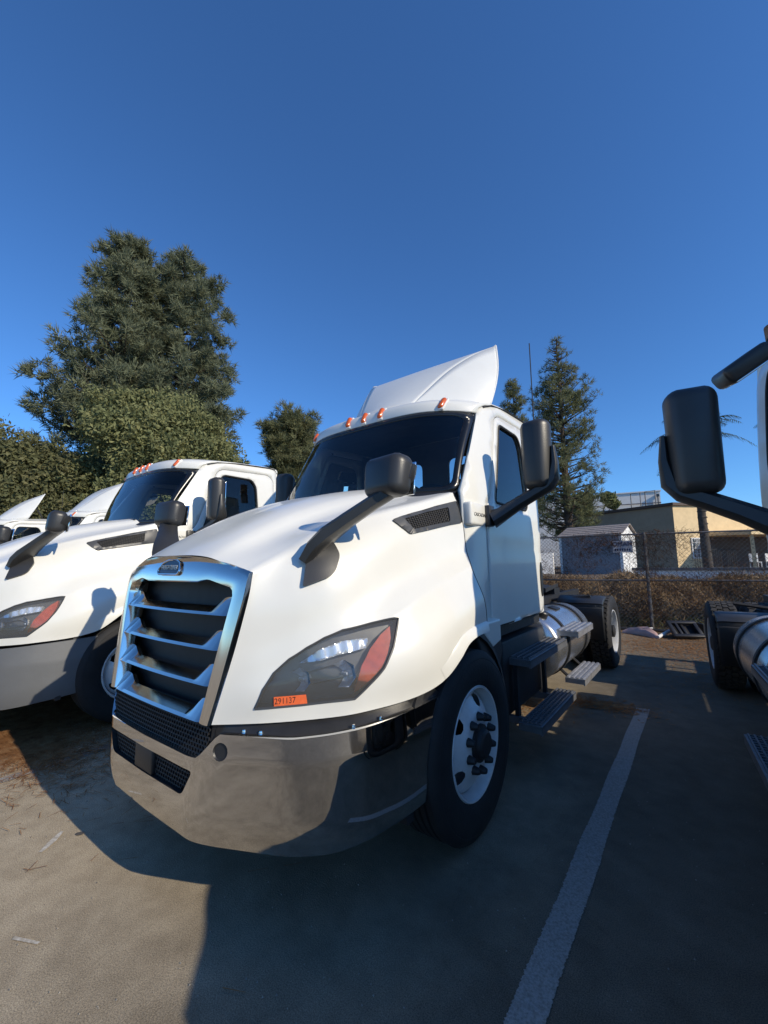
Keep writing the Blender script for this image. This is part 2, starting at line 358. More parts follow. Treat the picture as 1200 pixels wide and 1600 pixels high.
legO = [(p[0], p[2]) for p in HF[2:]][::-1]; topO = [(.633, 1.497), (.5, 1.535), (.34, 1.568), (.17, 1.582), (0, 1.586)]; legI = [(.455, .845), (.505, 1.14), (.548, 1.385), (.54, 1.412)]; topI = [(.54, 1.412), (.525, 1.425), (.36, 1.460), (.315, 1.456), (.285, 1.450), (0, 1.448)]
O = np.concatenate([resample(legO, 24), resample(topO, 26)[1:]]); I = np.concatenate([resample(legI, 24), resample(topI, 26)[1:]]); O = np.concatenate([O, (O[::-1]*[-1, 1])[1:]]); I = np.concatenate([I, (I[::-1]*[-1, 1])[1:]]); P = []
for (xo, zo), (xi, zi) in zip(O, I):
    a = abs(xo); yb = float(np.interp(zo, HF[2:][::-1, 2], HF[2:][::-1, 1])) if a > .50 and zo < 1.498 else float(np.interp(a, HF[:3, 0], HF[:3, 1])); row = [(xo, yb+.004, zo), (xo, min(yb-.004, fr_y(xo, zo)+.012), zo)]
    for f in (.05, .2, .4, .6, .8, .95): x = xo+(xi-xo)*f; z = zo+(zi-zo)*f; row.append((x, fr_y(x, z)-.005*math.sin(math.pi*f), z))
    row += [(xi, fr_y(xi, zi)+.006, zi), (xi*.985, fr_y(xi, zi)+.07, zi-.003)]; P.append(row)
m = MB(); m.grid(np.array(P))
gsur = m.build('grille_surround', CHROMEG, T, smooth=40)
for z0 in (1.318, 1.165, 1.012, .862):
    h = .455+.1*(z0-.843)/.587; P = []
    for i in range(45):
        x = -h+2*h*i/44; a = abs(x)/h; t = .024+.044*min(1, max(0, (a-.74)/.09)); yf = fr_y(x, z0)-.004; zb = z0-.018
        if a > .97: yf += .012
        P.append([(x, yf, zb), (x, yf+.010, zb+.012), (x, yf+.062, zb+t+.012), (x, yf+.085, zb+t+.004), (x, yf+.085, zb)])
    MB().grid(np.array(P), cv=True).build('grille_bar', CHROMEG, T, smooth=25)
m = MB(); m.grid(np.array([[(x, gy(x, z)+.10, z) for x in np.linspace(-.6, .6, 13)] for z in np.linspace(.60, 1.50, 8)]))
m.build('radiator_screen', MESHM, T, smooth=0)
lowp = [(-.50, .66), (.50, .66), (.50, .845), (-.50, .845)]
m = MB(); m.grid(np.array([[(x, gy(x, z)+.025, z) for x in np.linspace(-.52, .52, 13)] for z in (.62, .74, .86)]))
hexcells(lowp, .022, lambda x, z, d: (x, gy(x, z)+.012-d, z), m); tag(m.build('lower_grille_mesh', MESHM, T, smooth=0), None, None, kind='stuff')
# badge
bp = [(-.105, 1.487), (.105, 1.487), (.118, 1.505), (.092, 1.548), (.05, 1.561), (0, 1.565), (-.05, 1.561), (-.092, 1.548), (-.118, 1.505)]
m = MB(); bo = roundpoly(bp, .012); m.add([(x, fr_y(x, z)-.012, z) for x, z in bo]+[(x*1.02, fr_y(x, z)+.006, z) for x, z in bo], [tuple(range(len(bo)))]+[(i, (i+1) % len(bo), len(bo)+(i+1) % len(bo), len(bo)+i) for i in range(len(bo))])
badge = m.build('badge', BADGEM, T, smooth=30)
m = MB(); q = [(x, fr_y(x, z)-.013, z) for x, z in bo]; m.tube(q+[q[0]], .0055, 6, cap=False); m.build('badge_rim', CHROME, badge)
zt = 1.522; text_obj('FREIGHTLINER', .034, frame((0, fr_y(0, zt)-.0135, zt), (1, 0, 0), (0, .10, 1)), STEP, badge, ext=.0015, xs=.80)
# ---- bumper
BP = [(0, -.03), (.42, -.022), (.52, .012), (.86, .172), (.985, .285), (1.07, .43), (1.13, .65), (1.168, 1.0)]
_b = []
for i, p in enumerate(BP):
    if i in (0, len(BP)-1): _b.append(p); continue
    p = np.array(p); a = np.array(BP[i-1])-p; b = np.array(BP[i+1])-p; d = min(np.linalg.norm(a), np.linalg.norm(b))*.42
    A = p+a/np.linalg.norm(a)*d; B = p+b/np.linalg.norm(b)*d
    for k in range(7): t = k/6; _b.append(tuple(A*(1-t)**2+p*2*t*(1-t)+B*t*t))
_b = np.array(_b); _bs = np.concatenate([[0], np.cumsum(np.linalg.norm(np.diff(_b, axis=0), axis=1))]); SMAX = _bs[-1]
def bpt(s, z, d=0., ext=1.):
    a = min(abs(s), SMAX); x = np.interp(a, _bs, _b[:, 0]); y = np.interp(a, _bs, _b[:, 1]); e = .012
    tx = np.interp(min(a+e, SMAX), _bs, _b[:, 0])-np.interp(max(a-e, 0), _bs, _b[:, 0]); ty = np.interp(min(a+e, SMAX), _bs, _b[:, 1])-np.interp(max(a-e, 0), _bs, _b[:, 1])
    L = math.hypot(tx, ty); nx, ny = ty/L, -tx/L; k = d-.035*max(0, (.50-z)/.15)**2*.6-.012*max(0, (z-.70)/.1)
    return np.array((math.copysign(x+nx*k, s) if s else 0., y+ny*k, z))
def bnorm(s, z):
    e = .01; a = bpt(s+e, z)-bpt(s-e, z); b = bpt(s, z+e)-bpt(s, z-e); q = np.cross(a, b); q /= np.linalg.norm(q); return q if q@np.array((math.copysign(.7, s), -1, 0)) > 0 else -q
def ztop(s, c=.70, e=.803):
    a = abs(s); return c+(e-c)*min(1, max(0, (a-.46)/.10))+.045*max(0, (a-.9)/(SMAX-.9))
ss = np.linspace(-SMAX, SMAX, 161)
fogc = (.575, .735)
rec = roundpoly([(-.44, .644), (-.37, .53), (.37, .53), (.44, .644)], .03)
fog = [(fogc[0]+.036*math.cos(a), fogc[1]+.036*math.sin(a)) for a in np.linspace(0, 2*math.pi, 17)[:-1]]; fog2 = [(-x, z) for x, z in fog]
def make_bumper(name, mt, zt, holes, zb=.35):
    top = [(s, zt(s)) for s in ss[::-1]]; bot = [(s, zb+.05*max(0, (abs(s)-1.1)/.5)) for s in ss]
    V, F = cdt(bot+top, holes, .04); P = [bpt(a, b) for a, b in V]; N = [tuple(bnorm(a, b)) for a, b in V]
    m = MB(); m.add(P, [tuple(t) for t in F]); k0 = len(m.v)
    m.grid(np.array([[bpt(s, zt(s)), bpt(s, zt(s)+.004, -.012), bpt(s, zt(s)-.004, -.05)] for s in ss])); m.grid(np.array([[bpt(s, bot[i][1]), bpt(s, bot[i][1]-.006, -.04), bpt(s, bot[i][1]+.05, -.07)] for i, s in enumerate(ss)]))
    for s in (-SMAX, SMAX): m.grid(np.array([[bpt(s, z), bpt(s, z, -.05)] for z in np.linspace(zb+.05, zt(s), 6)]))
    o = m.build(name, mt, T, recalc=False); o.data.flip_normals() if o.data.polygons[0].normal.y > 0 else None
    N += [tuple(v.normal) for v in o.data.vertices[k0:]]; nv = []
    for i, v in enumerate(o.data.vertices): nv.append(N[i] if i < k0 else (0, 0, 0))
    o.data.normals_split_custom_set_from_vertices(nv); return o
bumper = make_bumper('chrome_bumper', CHROME, ztop, [rec, fog, fog2])
m = MB(); L = subdiv(rec, .04); m.grid(np.array([[bpt(s, z), bpt(s, z, -.05)] for s, z in L+L[:1]])); m.grid(np.array([[bpt(s, z, -.05) for s in np.linspace(-.46, .46, 15)] for z in (.51, .59, .66)]))
hexcells([(a*.96, b) for a, b in rec], .022, lambda a, b, d: bpt(a, b, -.022+d), m); bins = m.build('bumper_mesh', MESHM, T, smooth=0); bins['kind'] = 'stuff'
MB().box((-.01, -.012, .588), (.19, .03, .118), bev=.01).build('plate_holder', PLAST, T)
for s in (1, -1):
    c = bpt(fogc[0]*s, fogc[1], -.008); nn = bnorm(fogc[0]*s, fogc[1]); m = MB(); m.lathe([(0, 0), (.032, 0), (.037, .006), (.037, -.04)], c, nn, 20); m.build('tow_hook_cover', PLAST, T)
m = MB()
for s in (1, -1):
    a = np.linspace(.50, SMAX, 60); P = []
    for q in a:
        tpos = (q-.50)/(SMAX-.50); v = np.interp(tpos, [0, .16, .33, .62, 1], [0, .13, .27, .48, .80]); hp = off(1.68, v, -.02, s); b0 = bpt(q*s, ztop(q)-.012, -.02)
        P.append([b0, b0*.5+hp*.5+np.array([0, 0, -.012]), hp+np.array([0, 0, .0]), hp+np.array([-.05*s, .06, .06])])
    MB().grid(np.array(P)).build('bumper_step_pad', PLAST, T, smooth=50)
for q, f in ((.66, .5), (.74, .5), (1.18, .4), (1.33, .35), (.70, .75)):
    for s in (1, -1): c = bpt(q*s, ztop(q)+.002, -.05*f-.01); MB().lathe([(0, .014), (.007, .012), (.010, .004), (.010, -.012)], c, (0, 0, 1), 8).build('bolt', CHROME, T)
gb = make_bumper('plastic_bumper', GREYP, lambda s: .70+.125*min(1, max(0, (abs(s)-.46)/.10))+.05*max(0, (abs(s)-.9)/(SMAX-.9)), [rec], .33)
# ---- headlights, vents, hood mirrors on both sides
for s in (1, -1):
    hl = sheet(HL, [], .05, lambda u, v: off(u, v, -.055, s)); L = subdiv(HL, .03); hl.grid(np.array([[off(u, v, .001, s), off(u, v, -.055, s)] for u, v in L+L[:1]]))
    H = hl.build('headlight', HOUSE, T, smooth=40)
    q = [off(u, v, .001, s) for u, v in L+L[:1]]; MB().tube(q, .0055, 6, cap=False).build('lamp_seal', VENTP, H)
    m = sheet(HL_AMB, [], .05, lambda u, v: off(u, v, -.008, s)); a = subdiv(HL_AMB, .04); m.grid(np.array([[off(u, v, -.008, s), off(u, v, -.05, s)] for u, v in a+a[:1]])); m.build('side_reflector', REDAMB, H, smooth=40)
    m = sheet(HL_STRIP, [], .012, lambda u, v: off(u, v, -.018+.004*math.sin(v*420), s)); a = subdiv(HL_STRIP, .04); m.grid(np.array([[off(u, v, -.018, s), off(u, v, -.05, s)] for u, v in a+a[:1]])); m.build('turn_signal', STRIP, H, smooth=30)
    for (u, v, r) in ((1.405, .235, .052), (1.425, .41, .062)):
        c = off(u, v, -.052, s); nn = Vector(hood_n(u, v)[0]); nn.x *= s; ax = (nn*.6+Vector((0, -1, .05))*.4).normalized()
        m = MB(); m.lathe([(r*.12, .0), (r*.62, .012), (r, .046)], c, ax, 5, .5, 4.9); m.prism([Vector(c)+ax*.03+Vector((-.055*s, .012, -.012)), Vector(c)+ax*.034+Vector((.03*s, .03, .022)), Vector(c)+ax*.030+Vector((.034*s, .034, .006)), Vector(c)+ax*.026+Vector((-.045*s, .014, -.03))], ax*.004); m.box(tuple(Vector(c)+ax*.018), (.035, .012, .014), bev=.004); m.build('reflector_bowl', STRIP, H, smooth=0)
        MB().lathe([(0, .022), (.010, .020), (.013, .0)], c, ax, 10).build('bulb', LENS, H)
    m = MB()
    for u, v in ((1.36, .32), (1.43, .33)): m.prism([off(u, v-.07, -.035, s), off(u, v+.09, -.035, s), off(u+.01, v+.09, -.054, s), off(u+.01, v-.07, -.054, s)], Vector(off(u+.012, v, -.04, s)-off(u, v, -.04, s)))
    m.build('lamp_fin', HOUSE, H, smooth=0)
    sheet(HL, [], .05, lambda u, v: off(u, v, -.002, s)).build('lamp_cover', LENS, H)
    # vent
    o = subdiv(roundpoly(VENT, .02), .05); i0 = subdiv(roundpoly(VENT_IN, .012), .05)
    m = sheet(o, [i0], .04, lambda u, v: off(u, v, .012 if inpoly(np.array([(u, v)]), o)[0] else .004, s)); m.grid(np.array([[off(u, v, .010, s), off(u, v, -.004, s)] for u, v in o+o[:1]])); m.grid(np.array([[off(u, v, .012, s), off(u, v, -.03, s)] for u, v in i0+i0[:1]]))
    ve = m.build('hood_vent', VENTP, T, smooth=45)
    m = sheet(i0, [], .1, lambda u, v: off(u, v, .003, s)); hexcells(VENT_IN, .022, lambda u, v, d: off(u, v, .006+d, s), m, deep=.003); tag(m.build('vent_mesh', MESHM, ve, smooth=0), None, None, kind='stuff')
    # hood mirror
    hm = empty('hood_mirror', (0, 0, 0)); hm.parent = T
    o = subdiv(roundpoly(MBASE, .02), .03); m = sheet(o, [], .03, lambda u, v: off(u, v, .022, s)); m.grid(np.array([[off(u, v, .022, s), off(u, v, .016, s), off(u, v, -.004, s)] for u, v in o+o[:1]]))
    path = [(.735, .375, 1.545), (.775, .395, 1.615), (.83, .42, 1.675), (.92, .465, 1.745), (1.03, .52, 1.822), (1.14, .575, 1.895), (1.195, .595, 1.945), (1.215, .60, 2.0)]
    wd = [.085, .092, .086, .072, .064, .060, .052, .030]; hh = [.03, .038, .040, .036, .034, .034, .03, .018]
    prof = [[(a*x, b*y) for a, b in ((1, .55), (.55, 1), (-.55, 1), (-1, .55), (-1, -.55), (-.55, -1), (.55, -1), (1, -.55))] for x, y in zip(wd, hh)]
    m.sweep([(x*1., y, z) for x, y, z in path] if s > 0 else [(-x, y, z) for x, y, z in path], prof, side=(-.25*s, .93, .25)); m.build('mirror_arm', MIRR, hm, smooth=40)
    m = MB(); m.box((0, 0, 0), (.262, .13, .205), bev=.052, seg=5); R = Matrix.Rotation(math.radians(-10*s), 3, 'Z') @ Matrix.Rotation(math.radians(-6), 3, 'X')
    m.v = [tuple(R @ Vector((x*(1-.06*(z < 0)), y+.10*x*x*4*.6-.02*(1 if y < 0 else 0)*(1-abs(x)/.13), z))+Vector((1.095*s, .555, 1.945))) for x, y, z in m.v]; m.build('mirror_shell', MIRR, hm, smooth=60)
    MB().box(tuple(R @ Vector((0, .075, 0))+Vector((1.095*s, .565, 1.945))), (.215, .012, .165), rot=R, bev=.005).build('mirror_glass', MGLASS, hm)
    # door mirror: base plate, arm that runs out under the shell and up its outer side, shell, two glasses
    dm = empty('door_mirror', (0, 0, 0)); dm.parent = T
    m = MB(); m.box((1.065*s, 1.845, 1.865), (.05, .10, .155), bev=.012)
    path = [(1.08, 1.86, 1.84), (1.14, 1.885, 1.87), (1.25, 1.93, 1.945), (1.37, 1.965, 2.015), (1.46, 1.975, 2.06), (1.505, 1.97, 2.11), (1.52, 1.96, 2.22), (1.515, 1.955, 2.34)]
    wd = [.065, .058, .052, .055, .06, .055, .035, .018]; hh = [.065, .05, .042, .04, .04, .036, .022, .012]
    prof = [[(a*x, b*y) for a, b in ((1, .5), (.5, 1), (-.5, 1), (-1, .5), (-1, -.5), (-.5, -1), (.5, -1), (1, -.5))] for x, y in zip(wd, hh)]
    m.sweep([(x*s, y, z) for x, y, z in path], prof, side=(0, 1, 0)); m.build('mirror_arm', MIRR, dm, smooth=40)
    m = MB(); m.box((0, 0, 0), (.215, .16, .50), bev=.055, seg=5); R = Matrix.Rotation(math.radians(-6*s), 3, 'Z')
    m.v = [tuple(R @ Vector((x*(1-.05*(z < -.1)), y+(.045*(x/.107)**2 if y < 0 else 0), z-(.05*(x*s > 0)*x*s/.1 if 0 else 0)))+Vector((1.395*s, 1.945, 2.295))) for x, y, z in m.v]; m.build('mirror_shell', MIRR, dm, smooth=60)
    for zz, hz in ((2.36, .28), (2.125, .12)): MB().box(tuple(R @ Vector((0, .085, 0))+Vector((1.395*s, 1.945, zz))), (.17, .012, hz), rot=R, bev=.005).build('mirror_glass', MGLASS, dm)
# orange tag with the hand-written stock number on the driver's headlight
tg = [(1.543, .157), (1.474, .156), (1.491, .243), (1.556, .249)]
tgo = sheet(tg, [], .03, lambda u, v: off(u, v, .0025)).build('number_tag', TAG, T); P = [Vector(off(u, v, .0035)) for u, v in tg]
X = (P[2]+P[3]-P[0]-P[1]); Y = (P[1]-P[0]); c = sum(P, Vector())/4; c = c-X*.08
text_obj('291137', .036, frame(c, X, Y), INK, tgo, ext=.0004, xs=.85)
# ---- cab
def yw(z): return 1.56+(z-2.04)*.62 if z > 2.04 else 1.56
def xs(y, z):
    t = .065*(max(0, z-1.9)/1.0)**1.4; f = .062*(1-min(1, max(0, (y-yw(z))/.32)))**2*(1 if z > 1.6 else max(0, (z-1.2)/.4)); r = 0
    if y > 3.06: r = .06*(1-math.sqrt(max(0, 1-((y-3.06)/.10)**2)))
    return 1.052-t-f-r
SIDE = [(1.56, .98), (1.56, 2.035), (1.985, 2.727), (2.02, 2.77), (2.07, 2.805), (2.2, 2.85), (2.5, 2.885), (3.0, 2.915), (3.13, 2.90), (3.16, 2.86), (3.16, 1.05), (2.6, 1.06), (1.86, 1.08), (1.83, .98)]
DOOR = roundpoly([(1.83, 1.06), (1.83, 1.93), (1.92, 2.02), (2.20, 2.76), (2.98, 2.80), (3.07, 2.72), (3.105, 1.8), (3.105, 1.12), (3.04, 1.055)], [.02, .05, .08, .10, .10, .08, .05, .10, .10])
WIN = roundpoly([(2.005, 1.985), (2.26, 2.685), (2.70, 2.685), (2.765, 2.60), (2.79, 2.12), (2.74, 1.985)], [.04, .06, .06, .06, .08, .07])
for s in (1, -1):
    body = sheet(SIDE, [DOOR], .07, lambda y, z: (xs(y, z)*s, y, z)).build('cab_side', WHITE, T, recalc=True, smooth=60); outward(body, (s, 0, 0)); body.modifiers.new('thickness', 'SOLIDIFY').thickness = .03
    dpoly = [(np.array(p)-np.array([2.5, 1.9]))*np.array([.992, .9935])+np.array([2.5, 1.9]) for p in DOOR]; dpoly = [tuple(p) for p in dpoly]
    D = sheet(dpoly, [WIN], .06, lambda y, z: ((xs(y, z)+.004-.010*max(0, 1-abs(z-1.62)/.03))*s, y, z)).build('door', WHITE, T, smooth=60); outward(D, (s, 0, 0)); D.modifiers.new('thickness', 'SOLIDIFY').thickness = .03
    L = DOOR; q = [((xs(y, z)-.012)*s, y, z) for y, z in L]; MB().tube(q+q[:1], .012, 6, cap=False).build('door_seal', SEAM, D)
    q = [((xs(y, z)+.001)*s, y, z) for y, z in subdiv(WIN, .06)]; MB().tube(q+q[:1], .011, 6, cap=False).build('window_seal', SEAM, D)
    sheet(WIN, [], .1, lambda y, z: ((xs(y, z)-.012)*s, y, z)).build('window_glass', GLASS_S, D)
    m = MB(); c = [(3.035+.032*math.cos(a), 1.36+(.14+.02*abs(math.sin(a)))*math.sin(a)) for a in np.linspace(0, 2*math.pi, 25)[:-1]]
    m.prism([((xs(y, z)+.006)*s, y, z) for y, z in c], (.008*s, 0, 0)); m.build('door_handle', PLAST, D, smooth=40)
    for zz, dy in ((0, 0), (-.045, .03)): pass
    q = [((xs(y, z)+.006)*s, y, z) for y, z in ((2.08, 2.80), (2.2, 2.842), (2.5, 2.878), (2.8, 2.897), (3.0, 2.907), (3.1, 2.90))]; MB().tube(q, .007, 6).build('roof_gutter', SEAM, T)
    Mx = frame((s*1.0555, 1.70, 1.862), (0, s, 0), (0, 0, 1)); text_obj('CASCADIA', .036, Mx, INK, T, name='model_lettering', ext=.001, shear=.25, xs=1.05)
    # cowl corner: the strip between the hood and the door, stepped in under the mirror
    m = MB(); m.box((s*1.012, 1.70, 1.868), (.085, .262, .165), bev=.02, seg=3); m.build('cowl_corner', WHITE, T)
    m = MB(); m.prism([(s*1.0, 1.47, 1.12), (s*1.0, 1.86, 1.10), (s*1.0, 1.90, .90), (s*1.0, 1.80, .72), (s*1.0, 1.62, .80), (s*1.0, 1.5, 1.02)], (s*.10, 0, 0)); m.build('lower_cab_skirt', FEND, T, smooth=0, bevel=.012)
    MB().prism([(s*1.03, 1.55, 1.13), (s*1.03, 1.85, 1.13), (s*1.03, 1.85, .985), (s*1.03, 1.70, .955), (s*1.03, 1.57, 1.06)], (s*.085, 0, 0)).build('kick_panel', WHITE, T, smooth=0, bevel=.012)
# windshield
def wtop(t): return np.array([.935*t, 1.68+.305*abs(t)**4, 2.74-.013*abs(t)**4])
def wbot(t): return np.array([.955*t, 1.43+.14*abs(t)**2.5, 2.05-.02*t*t])
def ws(t, k, d=0.):
    p = wbot(t)*(1-k)+wtop(t)*k; p[1] -= .035*math.sin(math.pi*k)+d; p[2] += d*.5; return p
wo = roundpoly([(-1, -.01), (-1, 1), (1, 1), (1, -.01)], .10, 6); wi = roundpoly([(-.955, .045), (-.945, .935), (.945, .935), (.955, .045)], .10, 6)
W = sheet(wo, [wi], .08, lambda t, k: ws(t, k, .002)).build('windshield', FRIT, T, smooth=60); outward(W, (0, -1, .5)); W.modifiers.new('thickness', 'SOLIDIFY').thickness = .02
sheet(wi, [], .08, lambda t, k: ws(t, k)).build('windshield_glass', GLASS_W, W, smooth=60)
m = MB()
for x0, x1 in ((-.15, -.75), (.55, -.05)):
    a = np.array([ws(x0+(x1-x0)*i/8, .035+.02*i/8, .022) for i in range(9)]); m.tube([tuple(p) for p in a], .008, 6); m.tube([tuple(ws(x0, .0, .01)), tuple(a[2])], .010, 6)
m.build('wiper', PLAST, T)
m = MB(); m.grid(np.array([[(wbot(t)[0], wbot(t)[1]+dy, wbot(t)[2]+dz) for dy, dz in ((.06, .0), (-.005, .0), (-.06, -.03), (-.08, -.10))] for t in np.linspace(-1, 1, 25)])); m.build('cowl_panel', PLAST, T, smooth=60)
# roof
RR = [(1.68, 2.74, 1.985, 2.727, .938), (1.685, 2.79, 2.005, 2.77, .95), (1.72, 2.85, 2.05, 2.807, .962), (1.90, 2.912, 2.17, 2.852, .975), (2.4, 2.968, 2.5, 2.888, .99), (2.8, 3.0, 2.8, 2.906, .99), (3.02, 3.012, 3.02, 2.915, .99), (3.13, 2.985, 3.13, 2.902, .985), (3.165, 2.90, 3.16, 2.862, .975)]
def roof_pt(t, k):
    r = pchip(np.arange(9.), np.array(RR), [k])[0]; a = abs(t); return np.array([r[4]*t, r[0]+(r[2]-r[0])*a**4, r[1]-(r[1]-r[3])*a**3.2])
m = MB(); m.grid(np.array([[roof_pt(t, k) for t in np.concatenate([np.linspace(-1, -.8, 6), np.linspace(-.75, .75, 17), np.linspace(.8, 1, 6)])] for k in np.linspace(0, 8, 33)]))
rf = m.build('cab_roof', WHITE, T, smooth=60); outward(rf, (0, 0, 1)); rf.modifiers.new('thickness', 'SOLIDIFY').thickness = .025
for t in (-.762, -.195, 0, .195, .762):
    a, b = roof_pt(t, .55), roof_pt(t, 2.1); d = Vector(b-a); nrm = Vector((0, -d.z, d.y)).normalized(); 
    R = Matrix((Vector((1, 0, 0)), d.normalized(), Vector((1, 0, 0)).cross(d.normalized()))).transposed()
    c = Vector((a+b)/2)+nrm*.010
    ml = MB().box(tuple(c), (.046, .112, .042), rot=R, bev=.018, seg=3).build('marker_light', AMBER, T, smooth=60)
    MB().box(tuple(c-R @ Vector((0, 0, .016))), (.060, .135, .024), rot=R, bev=.008).build('light_base', FAIR, ml)
# back wall with two windows, dark lining, seats, dash, wheel
back = [(-.98, 1.05), (.98, 1.05), (.99, 1.9), (.965, 2.86), (.6, 2.955), (0, 2.99), (-.6, 2.955), (-.965, 2.86), (-.99, 1.9)]
bw = [roundpoly([(a, 2.28), (b, 2.28), (b, 2.72), (a, 2.72)], .08) for a, b in ((-.84, -.30), (.06, .36))]
bk = sheet(back, bw, .12, lambda x, z: (x, 3.158, z)).build('cab_back', WHITE, T, smooth=60); outward(bk, (0, 1, 0)); bk.modifiers.new('thickness', 'SOLIDIFY').thickness = .015
for q in bw: sheet(q, [], .2, lambda x, z: (x, 3.15, z)).build('rear_glass', GLASS_S, bk)
lin = sheet(back, bw, .12, lambda x, z: (x*.97, 3.125, z-.01)); lin.grid(np.array([[roof_pt(t*.97, k)-np.array([0, -.02, .05]) for t in np.linspace(-1, 1, 15)] for k in np.linspace(.3, 7.6, 9)]))
for s in (1, -1):
    lin.add([(s*.99, 1.6, 1.05), (s*.99, 3.12, 1.05), (s*.985, 3.12, 1.96), (s*.985, 2.0, 1.96), (s*.955, 1.62, 1.96)], [(0, 1, 2, 3, 4)])
    lin.add([(s*.975, 2.80, 1.96), (s*.975, 3.12, 1.96), (s*.94, 3.12, 2.86), (s*.945, 2.80, 2.84)], [(0, 1, 2, 3)])
lin.grid(np.array([[(x, y, 1.10) for x in (-1, 1)] for y in (1.5, 3.12)])); lin.grid(np.array([[(x, 1.62, z) for x in (-.95, .95)] for z in (1.1, 2.0)]))
lin.build('cab_lining', INTER, T, smooth=0)
m = MB(); m.prism([(-.93, 1.62, 1.70), (-.93, 1.58, 2.02), (-.93, 1.78, 2.07), (-.93, 1.98, 2.02), (-.93, 2.02, 1.75)], (1.86, 0, 0)); m.box((.48, 1.92, 2.07), (.48, .22, .10), bev=.03); m.build('dashboard', INTER, T, smooth=0, bevel=.02)
m = MB(); ax = Vector((0, .75, .66)).normalized(); c = Vector((.46, 2.16, 2.02)); e1 = Vector((1, 0, 0)); e2 = ax.cross(e1)
m.tube([c+(e1*math.cos(a)+e2*math.sin(a))*.225 for a in np.linspace(0, 2*math.pi, 33)], .017, 8, cap=False); m.box(tuple(c), (.16, .05, .14), bev=.02)
for a in (0, 2.3, 4.0): m.tube([c, c+(e1*math.cos(a)+e2*math.sin(a))*.22], .016, 6)
m.tube([c, c-ax*.4], .035, 8); m.build('steering_wheel', PLAST, T, smooth=40)
for x in (.46, -.46):
    m = MB(); m.box((x, 2.60, 1.62), (.50, .50, .16), bev=.05, seg=3); m.box((x, 2.86, 2.02), (.48, .14, .78), rot=Matrix.Rotation(math.radians(-10), 3, 'X'), bev=.05, seg=3); m.box((x, 2.93, 2.47), (.28, .11, .20), bev=.04, seg=3); m.box((x, 2.62, 1.32), (.3, .3, .45)); m.build('seat', SEAT, T, smooth=60)
# roof fairing
RG = [(.31, 1.99, 2.945), (.385, 2.12, 3.10), (.51, 2.36, 3.36), (.66, 2.62, 3.58), (.806, 2.85, 3.725)]
BS = [(.31, 1.985, 2.90), (.50, 2.10, 2.90), (.68, 2.24, 2.91), (.80, 2.38, 2.92), (.85, 2.48, 2.92)]
rg = pchip(np.arange(5.), np.array(RG), np.linspace(0, 4, 25)); bs = pchip(np.arange(5.), np.array(BS), np.linspace(0, 4, 25))
m = MB(); m.grid(np.array([[(p[0]*t, p[1]-.04*(1-t*t)*(1-.8*i/24), p[2]+.025*(1-t*t)*(1-i/24)) for t in np.linspace(-1, 1, 17)] for i, p in enumerate(rg)]))
m.grid(np.array([[(rg[0][0]*t, rg[0][1]-.04*(1-t*t)-.015*k, rg[0][2]+.025*(1-t*t)*(1-k)-.06*k) for t in np.linspace(-1, 1, 17)] for k in (0, 1)]))
fa = m.build('roof_fairing', FAIR, T, smooth=35); fa.modifiers.new('thickness', 'SOLIDIFY').thickness = .02; outward(fa, (0, -1, 1))
for s in (1, -1):
    m = MB(); m.grid(np.array([[((a+(b-a)*k)*np.array([s, 1, 1])+np.array([s*.05*math.sin(math.pi*k)*(i/24), 0, 0])) for k in np.linspace(0, 1, 9)] for i, (a, b) in enumerate(zip(bs, rg))]))
    m.grid(np.array([[np.array([p[0]*s, p[1], p[2]])+np.array(d) for d in ((0, 0, 0), (-.05*s, .02, .0))] for p in [bs[-1]+(rg[-1]-bs[-1])*k+np.array([.05*math.sin(math.pi*k), 0, 0]) for k in np.linspace(0, 1, 9)]]))
    q = m.build('fairing_side', FAIR, fa, smooth=40); outward(q, (s, 0, 0)); q.modifiers.new('thickness', 'SOLIDIFY').thickness = .015
for s in (1, -1): MB().tube([(s*.6, 2.9, 2.98), (s*.6, 2.6, 3.5)], .02, 6).build('fairing_strut', CHASS, fa)
# look-down mirror over the passenger door
ldm = empty('look_down_mirror'); ldm.parent = T; R = Matrix.Rotation(math.radians(-32), 3, 'Y') @ Matrix.Rotation(math.radians(14), 3, 'X')
m = MB(); m.box((-1.20, 2.28, 2.60), (.24, .27, .10), rot=R, bev=.03, seg=3); m.tube([(-.97, 2.28, 2.79), (-1.11, 2.28, 2.65)], .022, 6); m.build('mirror_shell', MIRR, ldm, smooth=60)
MB().box(tuple(Vector((-1.20, 2.28, 2.60))-R @ Vector((0, 0, .048))), (.20, .25, .01), rot=R, bev=.004).build('mirror_glass', MGLASS, ldm)
m = MB(); m.tube([(1.02, 3.22, 2.2), (1.02, 3.22, 2.6)], .012, 6); m.tube([(1.02, 3.22, 2.6), (1.02, 3.225, 3.2)], .0065, 6); m.tube([(1.02, 3.225, 3.2), (1.02, 3.23, 3.84)], .0055, 6); m.box((1.0, 3.2, 2.25), (.05, .10, .05)); m.build('antenna', CHASS, T)
m = MB(); m.tube([(-.80, 3.40, 1.0), (-.80, 3.40, 2.4), (-.80, 3.40, 2.95)], .085, 14); m.build('exhaust_stack', CHASS, T); st = children_of(T)[-1]
MB().tube([(-.80, 3.40, 2.9), (-.80, 3.40, 3.15), (-.80, 3.42, 3.28)], .06, 14).build('stack_tip', RUST, st)
